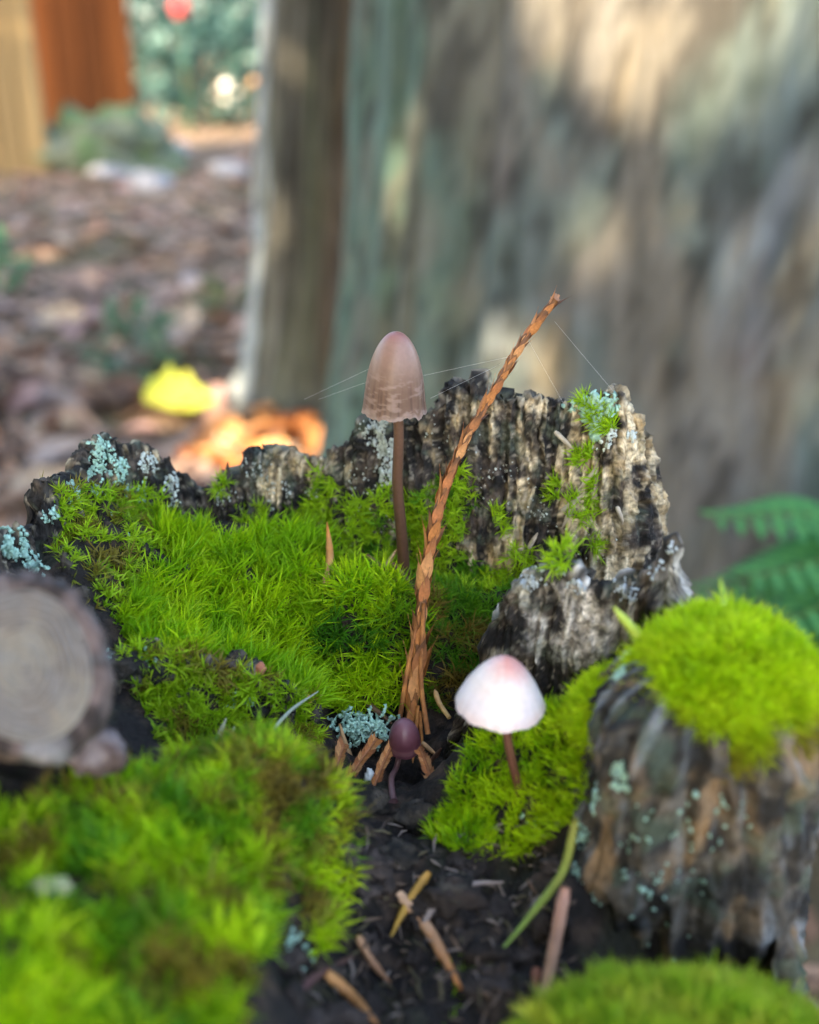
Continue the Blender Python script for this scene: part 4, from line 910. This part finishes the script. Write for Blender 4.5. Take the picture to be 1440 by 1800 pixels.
# fine litter: uncountable
rl = np.random.default_rng(31); n = 30000
ly = np.where(rl.uniform(size=n) < .5, 80 * (10.0 ** rl.uniform(0, 1, n)), rl.uniform(-150, 700, n)); lx = np.where(np.arange(n) % 2 == 0, ly * rl.uniform(-.75, .6, n), rl.uniform(-420, 320, n)); lz = ground_z(lx, ly) + rl.uniform(.1, .6, n)
a = rl.uniform(0, 6.28, n); L_ = rl.uniform(1.2, 3.6, n); dx = np.stack([np.cos(a), np.sin(a), rl.normal(size=n) * .25], 1); dy = np.stack([-np.sin(a), np.cos(a), rl.normal(size=n) * .25], 1) * .35
ctr = np.stack([lx, ly, lz], 1); kk = (np.hypot(lx - CX, ly - CY) > 11) & (np.hypot(lx - 34, ly - 101) > 42); ctr, dx, dy, L_ = ctr[kk], dx[kk], dy[kk], L_[kk]; n = len(ctr); V = np.stack([ctr - dx * L_[:, None], ctr + dy * L_[:, None], ctr + dx * L_[:, None], ctr - dy * L_[:, None]], 1).reshape(-1, 3)
pc = np.array([[.36, .24, .18], [.20, .12, .085], [.46, .34, .27], [.09, .06, .045], [.30, .24, .22]])[rl.integers(0, 5, n)]
props(obj('leaf_litter', V, np.arange(n * 4).reshape(n, 4), M['leaf'], None, np.repeat(pc * [1.05, .98, .9], 4, 0), origin=np.zeros(3)), 'fine brown leaf litter covering the forest floor', 'leaf litter', kind='stuff')

# ---- fern at the right
PIN = leaf_mesh('pinna', (.06, .24, .08), (.14, .38, .10), 60, wd=.16, lob=.25, curl=.3, m=M['green'])
fb = np.array([27., 52., 0.0]); fe = empty('fern', fb); props(fe, 'dark green fern growing at the foot of the massive trunk', 'fern')
for k, tip in enumerate([(1235, 905, 47), (1300, 1010, 44), (1395, 900, 50), (1460, 1010, 46), (1340, 1100, 42), (1520, 900, 52), (1210, 1040, 50)]):
    tp = W(*tip); midp = (fb * .45 + tp * .55) + np.array([3, 0, 8]); path = spline([fb, midp, tp], 34); T, nn, bb = frames(path)
    V, F = tube_data(path, np.linspace(.25, .06, 34), 6); fr = obj('frond', V, F, M['green'], fe, np.tile([.10, .16, .05], (len(V), 1)))
    for i in range(8, 33):
        side = nrm(np.cross(T[i], [0, 0, 1.0])); ln = 6.2 * math.sin(math.pi * min(1, (34 - i) / 26) * .5) + .6
        for sg in (-1, 1):
            xa = nrm(side * sg + T[i] * .45 + np.array([0, 0, -.15])); za = nrm(np.cross(xa, np.cross([0, 0, 1.0], xa))); ya = np.cross(za, xa)
            o = bpy.data.objects.new('pinna', PIN); COLL.objects.link(o); o.parent = fr; m = Matrix.Identity(4); lc = (path[i] + xa * ln * .5 - fb) * CM
            for r_ in range(3):
                m[r_][0] = xa[r_] * ln; m[r_][1] = ya[r_] * ln; m[r_][2] = za[r_] * ln; m[r_][3] = lc[r_]
            o.matrix_local = m
# ---- low weeds on the floor
def leafy(name, label, cat, c, rad, n, size, cols, seed, stem=True, group=None, zmin=-1):
    rng = np.random.default_rng(seed); e = empty(name, (c[0], c[1], max(c[2] - rad[2], 0))); props(e, label, cat, group)
    u = rng.normal(size=(n, 3)); u = nrm(u) * (rng.uniform(.25, 1, n) ** .45)[:, None]
    keep = (fbm(u * 2.2 + seed, 3) > -.28); u = u[keep]; n = len(u)
    P = np.asarray(c) + u * rad * (1 + .3 * fbm(u * 2 + seed, 2))[:, None]
    d = nrm(u + rng.normal(size=(n, 3)) * .7 + [0, 0, -.2]); s = nrm(np.cross(d, rng.normal(size=(n, 3)))); nn = np.cross(d, s)
    L = size * rng.uniform(.6, 1.3, n)[:, None]
    V = np.stack([P, P + d * L * .5 + s * L * .28, P + d * L - nn * L * .15, P + d * L * .5 - s * L * .28], 1).reshape(-1, 3)
    cc_ = np.asarray(cols)[rng.integers(0, len(cols), n)] * rng.uniform(.7, 1.3, n)[:, None]
    o = obj('foliage' if cat != 'tree' else 'crown', V, np.arange(n * 4).reshape(n, 4), M['green'], e, np.repeat(cc_, 4, 0), smooth=False); o['kind'] = 'stuff'
    if stem:
        for k in range(5 if cat != 'tree' else 1):
            t_ = np.asarray(c) + rng.normal(size=3) * np.asarray(rad) * .35; b_ = np.array([c[0] + rng.normal() * rad[0] * .1, c[1], -1.])
            V, F = tube_data(spline([b_, (b_ + t_) / 2 + rng.normal(size=3) * rad[0] * .08, t_], 12), np.linspace(1, .4, 12) * max(.15, rad[0] * .03), 7)
            obj('stem', V, F, M['bark'], e, np.tile([.09, .07, .05], (len(V), 1)))
    return e
c = W(238, 655, 155); leafy('weed', 'small grey green weed on the forest floor near the yellow leaf', 'plant', (c[0], c[1], 5), (4.5, 4.5, 5), 90, 4, [(.12, .19, .12), (.16, .24, .17), (.08, .14, .08)], 3)
c = W(-15, 480, 215); leafy('weed', 'small green weed at the far edge of the leaf litter', 'plant', (c[0], c[1], 5), (5, 5, 5), 80, 4, [(.06, .2, .09), (.1, .24, .12)], 4)
c = W(560, 560, 200); leafy('weed', 'low green weed close behind the slim trunk', 'plant', (c[0] - 14, c[1], 2), (9, 12, 2), 120, 3, [(.12, .15, .06), (.16, .18, .08)], 5)
# ---- timber at the top left
def plank_box(name, parent, x0, x1, y0, y1, z0, z1, col, seed):
    V = []; nz = 14
    P = []
    for k, z in enumerate(np.linspace(z0, z1, nz)):
        b = .35; wv = .25 * math.sin(k * 1.3 + seed)
        P.append([(x0 + b + wv, y0, z), (x1 - b + wv, y0, z), (x1 + wv, y0 + b, z), (x1 + wv, y1 - b, z), (x1 - b + wv, y1, z), (x0 + b + wv, y1, z), (x0 + wv, y1 - b, z), (x0 + wv, y0 + b, z)])
    P = np.array(P).reshape(-1, 3); F = grid_faces(nz, 8, True); P = np.vstack([P, P[:8].mean(0), P[-8:].mean(0)]); k = np.arange(8)
    T = np.vstack([np.stack([np.full(8, len(P) - 2), (k + 1) % 8, k], 1), np.stack([np.full(8, len(P) - 1), (nz - 1) * 8 + k, (nz - 1) * 8 + (k + 1) % 8], 1)])
    obj(name, P, [F, T], M['plank'], parent, np.tile(col, (len(P), 1)), smooth=False)
gp = W(30, 305, 430); e = empty('timber_fence', (gp[0], gp[1], 0)); props(e, 'pale beige upright timber fence boards at the edge of the garden', 'fence')
for k in range(6):
    x1 = W(70, 150, 432)[0] - k * 8.6; plank_box('board', e, x1 - 8.2, x1, 430, 433, -3, 190, np.array([.27, .185, .085]) * (1 - .12 * (k % 2)), k)
plank_box('rail', e, W(70, 150, 432)[0] - 54, W(70, 150, 432)[0] - 1, 433.3, 437, 120, 130, (.3, .2, .1), 3)
e = empty('stained_timber_screen', (W(155, 250, 470)[0], 470, 0)); props(e, 'rust orange stained timber screen next to the beige fence boards', 'screen')
xl, xr = W(66, 150, 472)[0], W(238, 150, 472)[0]
for k in range(4):
    x0 = xl + (xr - xl) * k / 4; plank_box('board', e, x0, x0 + (xr - xl) / 4 - .6, 470, 474, -3, 185, np.array([.30, .085, .018]) * (1.05 - .17 * (k % 3)), k + 9)
plank_box('rail', e, xl + 1, xr - 1, 474.3, 478, 110, 119, (.25, .08, .02), 3)
# ---- mossy rock, pale stone, far log
V, F = lump_data(np.array([W(175, 240, 440)[0], 445, 6]), (26, 18, 17), 70.0, 40, 60)
props(obj('mossy_rock', V, F, M['stone'], None, mixc((.13, .15, .11), (.10, .16, .07), sstep(-.2, .4, fbm(V / 12, 3)))), 'low grey green mossy rock in front of the orange timber screen', 'rock')
V, F = lump_data(W(402, 178, 830) + [0, 0, 2], (10, 9, 11), 73.0, 24, 36)
props(obj('pale_stone', V, F, M['stone'], None, np.tile([.66, .64, .58], (len(V), 1))), 'pale rounded stone beside the far log', 'stone')
V, F = tube_data(np.array([W(385, 175, 900), W(460, 170, 900), W(545, 168, 900)]) + [0, 0, 5], [13, 14, 13], 16, .06); nlog = len(V)
props(obj('fallen_log', V, F, M['plank'], None, np.tile([.46, .26, .13], (nlog, 1))), 'tan fallen log lying far behind the slim trunk', 'log')
for i, (a, b, Y_, r_) in enumerate([(260, 268, 400, 5), (185, 262, 420, 5), (400, 260, 430, 5), (300, 225, 520, 6), (260, 265, 380, 4)]):
    p = W(a, b, Y_); p[2] = 1.5; V, F = lump_data(p, (r_ * 1.4, r_, r_ * .7), i * 2.3, 14, 20)
    props(obj('grey_stone', V, F, M['stone'], None, np.tile([.34, .33, .34], (len(V), 1))), 'small grey stone on the leaf strewn ground before the hedge', 'stone', 'grey stones before the hedge')
# ---- shrubs closing the view
HAZE_TEAL = [(.03, .085, .07), (.045, .115, .10), (.018, .05, .04), (.07, .14, .125)]  # blue of haze and shade mixed into the leaf colours
for i, (x_, y_, rx_, h_) in enumerate([(-118, 700, 40, 34), (-62, 760, 46, 44), (-190, 900, 80, 70), (-90, 1020, 90, 90), (10, 980, 90, 95), (-300, 1000, 120, 100), (110, 1000, 100, 100), (250, 1020, 120, 110), (390, 1050, 120, 110), (-440, 1020, 120, 110), (-10, 800, 55, 50)]):
    far = y_ > 850
    leafy('shrub', ('tall bluish green hedge shrub closing the view at the back' if far else 'low dark bluish green shrub in front of the back hedge'), 'shrub', (x_, y_, h_ * .95), (rx_, rx_ * .7, h_), 1500 if far else 800, 13 if far else 9, HAZE_TEAL, 60 + i, group='hedge shrubs at the back' if far else 'low shrubs before the hedge')
fp = W(317, 14, 640); V, F = lump_data(fp, (4.5, 4, 4.5), 90.0, 14, 18); fl_e = empty('red_flower', (fp[0], fp[1], 0)); props(fl_e, 'single red flower on a stalk above the low shrub', 'flower')
obj('blossom', V, F, M['leaf'], fl_e, np.tile([.60, .06, .07], (len(V), 1))); V, F = tube_data(np.linspace([fp[0], fp[1], -1], fp, 10), .5, 6); obj('stalk', V, F, M['green'], fl_e, np.tile([.06, .14, .05], (len(V), 1)))

# ---- unseen tree added to block the sun; crown gaps cut for sun patches
tgt = np.array([5., 90., 30.])
GAPS = []
def gap(px, py, Y, r): GAPS.append((W(px, py, Y), r))
for g_ in [(1150, 30, 72, 4.6), (1070, -10, 72, 4.4), (1030, -60, 72, 4.0), (1205, 110, 71, 4.2), (1250, 185, 71, 3.2), (1130, 110, 71, 2.6), (1110, -120, 74, 6), (1395, 140, 70, 1.4), (1425, 70, 70, 1.4), (470, 775, 124, 5.5), (545, 790, 124, 5.5), (420, 805, 122, 4), (500, 750, 130, 3.5),
           (315, 705, 142, 5), (678, 255, 84, 1.5), (850, 590, 70, 1.0), (925, 640, 70, .9), (470, 165, 900, 25), (1050, 420, 70, 1.0)]: gap(*g_)
rngc = np.random.default_rng(17); tgt = np.array([-40., 170., 30.])
e1 = nrm(np.cross(SUN, [0, 0, 1.0])); e2 = np.cross(e1, SUN)
def gapdist(P):
    m_ = np.full(len(P), 1e9)
    for g_, rr2 in GAPS:
        d = P - g_; d = d - SUN * (d @ SUN)[:, None]; m_ = np.minimum(m_, np.linalg.norm(d, axis=1) - rr2)
    return m_
n = 26000; r_ = np.sqrt(rngc.uniform(0, 1, n)) * 330; a = rngc.uniform(0, 6.28, n); dep = rngc.uniform(400, 580, n)
P = tgt + e1 * (r_ * np.cos(a))[:, None] + e2 * (r_ * np.sin(a) * .95)[:, None] + SUN * dep[:, None]
P = P[gapdist(P) > 8]; L = rngc.uniform(11, 17, len(P))
Q_ = []
for g_, rr2 in GAPS:                                    # smaller leaves round the gaps
    n = int(500 + 110 * rr2); r_ = rr2 + rngc.uniform(2.2, 12, n); a = rngc.uniform(0, 6.28, n)
    Q_.append(g_ - SUN * ((g_ - tgt) @ SUN) + e1 * (r_ * np.cos(a))[:, None] + e2 * (r_ * np.sin(a))[:, None] + SUN * rngc.uniform(400, 580, n)[:, None])
for c_, rr2, n in (((0, 13, 36), 24, 2600), ((20, 80, 30), 60, 3000)):   # extra leaves added to stop sun leaking onto the stump
    r_ = rr2 * np.sqrt(rngc.uniform(0, 1, n)); a = rngc.uniform(0, 6.28, n); c_ = np.array(c_, float)
    Q_.append(c_ - SUN * ((c_ - tgt) @ SUN) + e1 * (r_ * np.cos(a))[:, None] + e2 * (r_ * np.sin(a))[:, None] + SUN * rngc.uniform(400, 580, n)[:, None])
Q_ = np.vstack(Q_); Q_ = Q_[gapdist(Q_) > 2.2]
P = np.vstack([P, Q_]); L = np.concatenate([L, rngc.uniform(3.5, 6, len(Q_))])[:, None]; n = len(P)
d = nrm(rngc.normal(size=(n, 3))); s = nrm(np.cross(d, rngc.normal(size=(n, 3)) * .6 + SUN * 1.0))
V = np.stack([P - d * L * .5, P + s * L * .33, P + d * L * .5, P - s * L * .33], 1).reshape(-1, 3)
tb_ = tgt + SUN * 470; te = empty('added_shade_tree', (tb_[0] - 60, tb_[1] - 40, 0)); props(te, 'unseen leafy tree added to shade the stump, sun gaps cut in its crown', 'tree')
obj('crown', V, np.arange(n * 4).reshape(n, 4), M['green'], te, np.repeat(np.array([.07, .15, .035]) * rngc.uniform(.6, 1.4, (n, 1)), 4, 0), smooth=False)['kind'] = 'stuff'
V, F = tube_data(spline([[tb_[0] - 60, tb_[1] - 40, -5], [tb_[0] - 50, tb_[1] - 30, 120], [tb_[0] - 10, tb_[1] - 5, tb_[2]]], 30), np.linspace(18, 5, 30), 20, .06)
obj('trunk', V, F, M['bark'], te, np.tile([.12, .10, .08], (len(V), 1)))
for k in range(6):
    for _ in range(60):                                  # limbs keep clear of the crown's gaps
        q_ = P[rngc.integers(0, n)]; lp = spline([[tb_[0] - 48, tb_[1] - 28, 140 + 12 * k], (tb_ + q_) / 2 + [0, 0, -25], q_], 14)
        if gapdist(lp).min() > 7: break
    V, F = tube_data(lp, np.linspace(5, 1, 14), 8); obj('limb', V, F, M['bark'], te, np.tile([.12, .10, .08], (len(V), 1)))
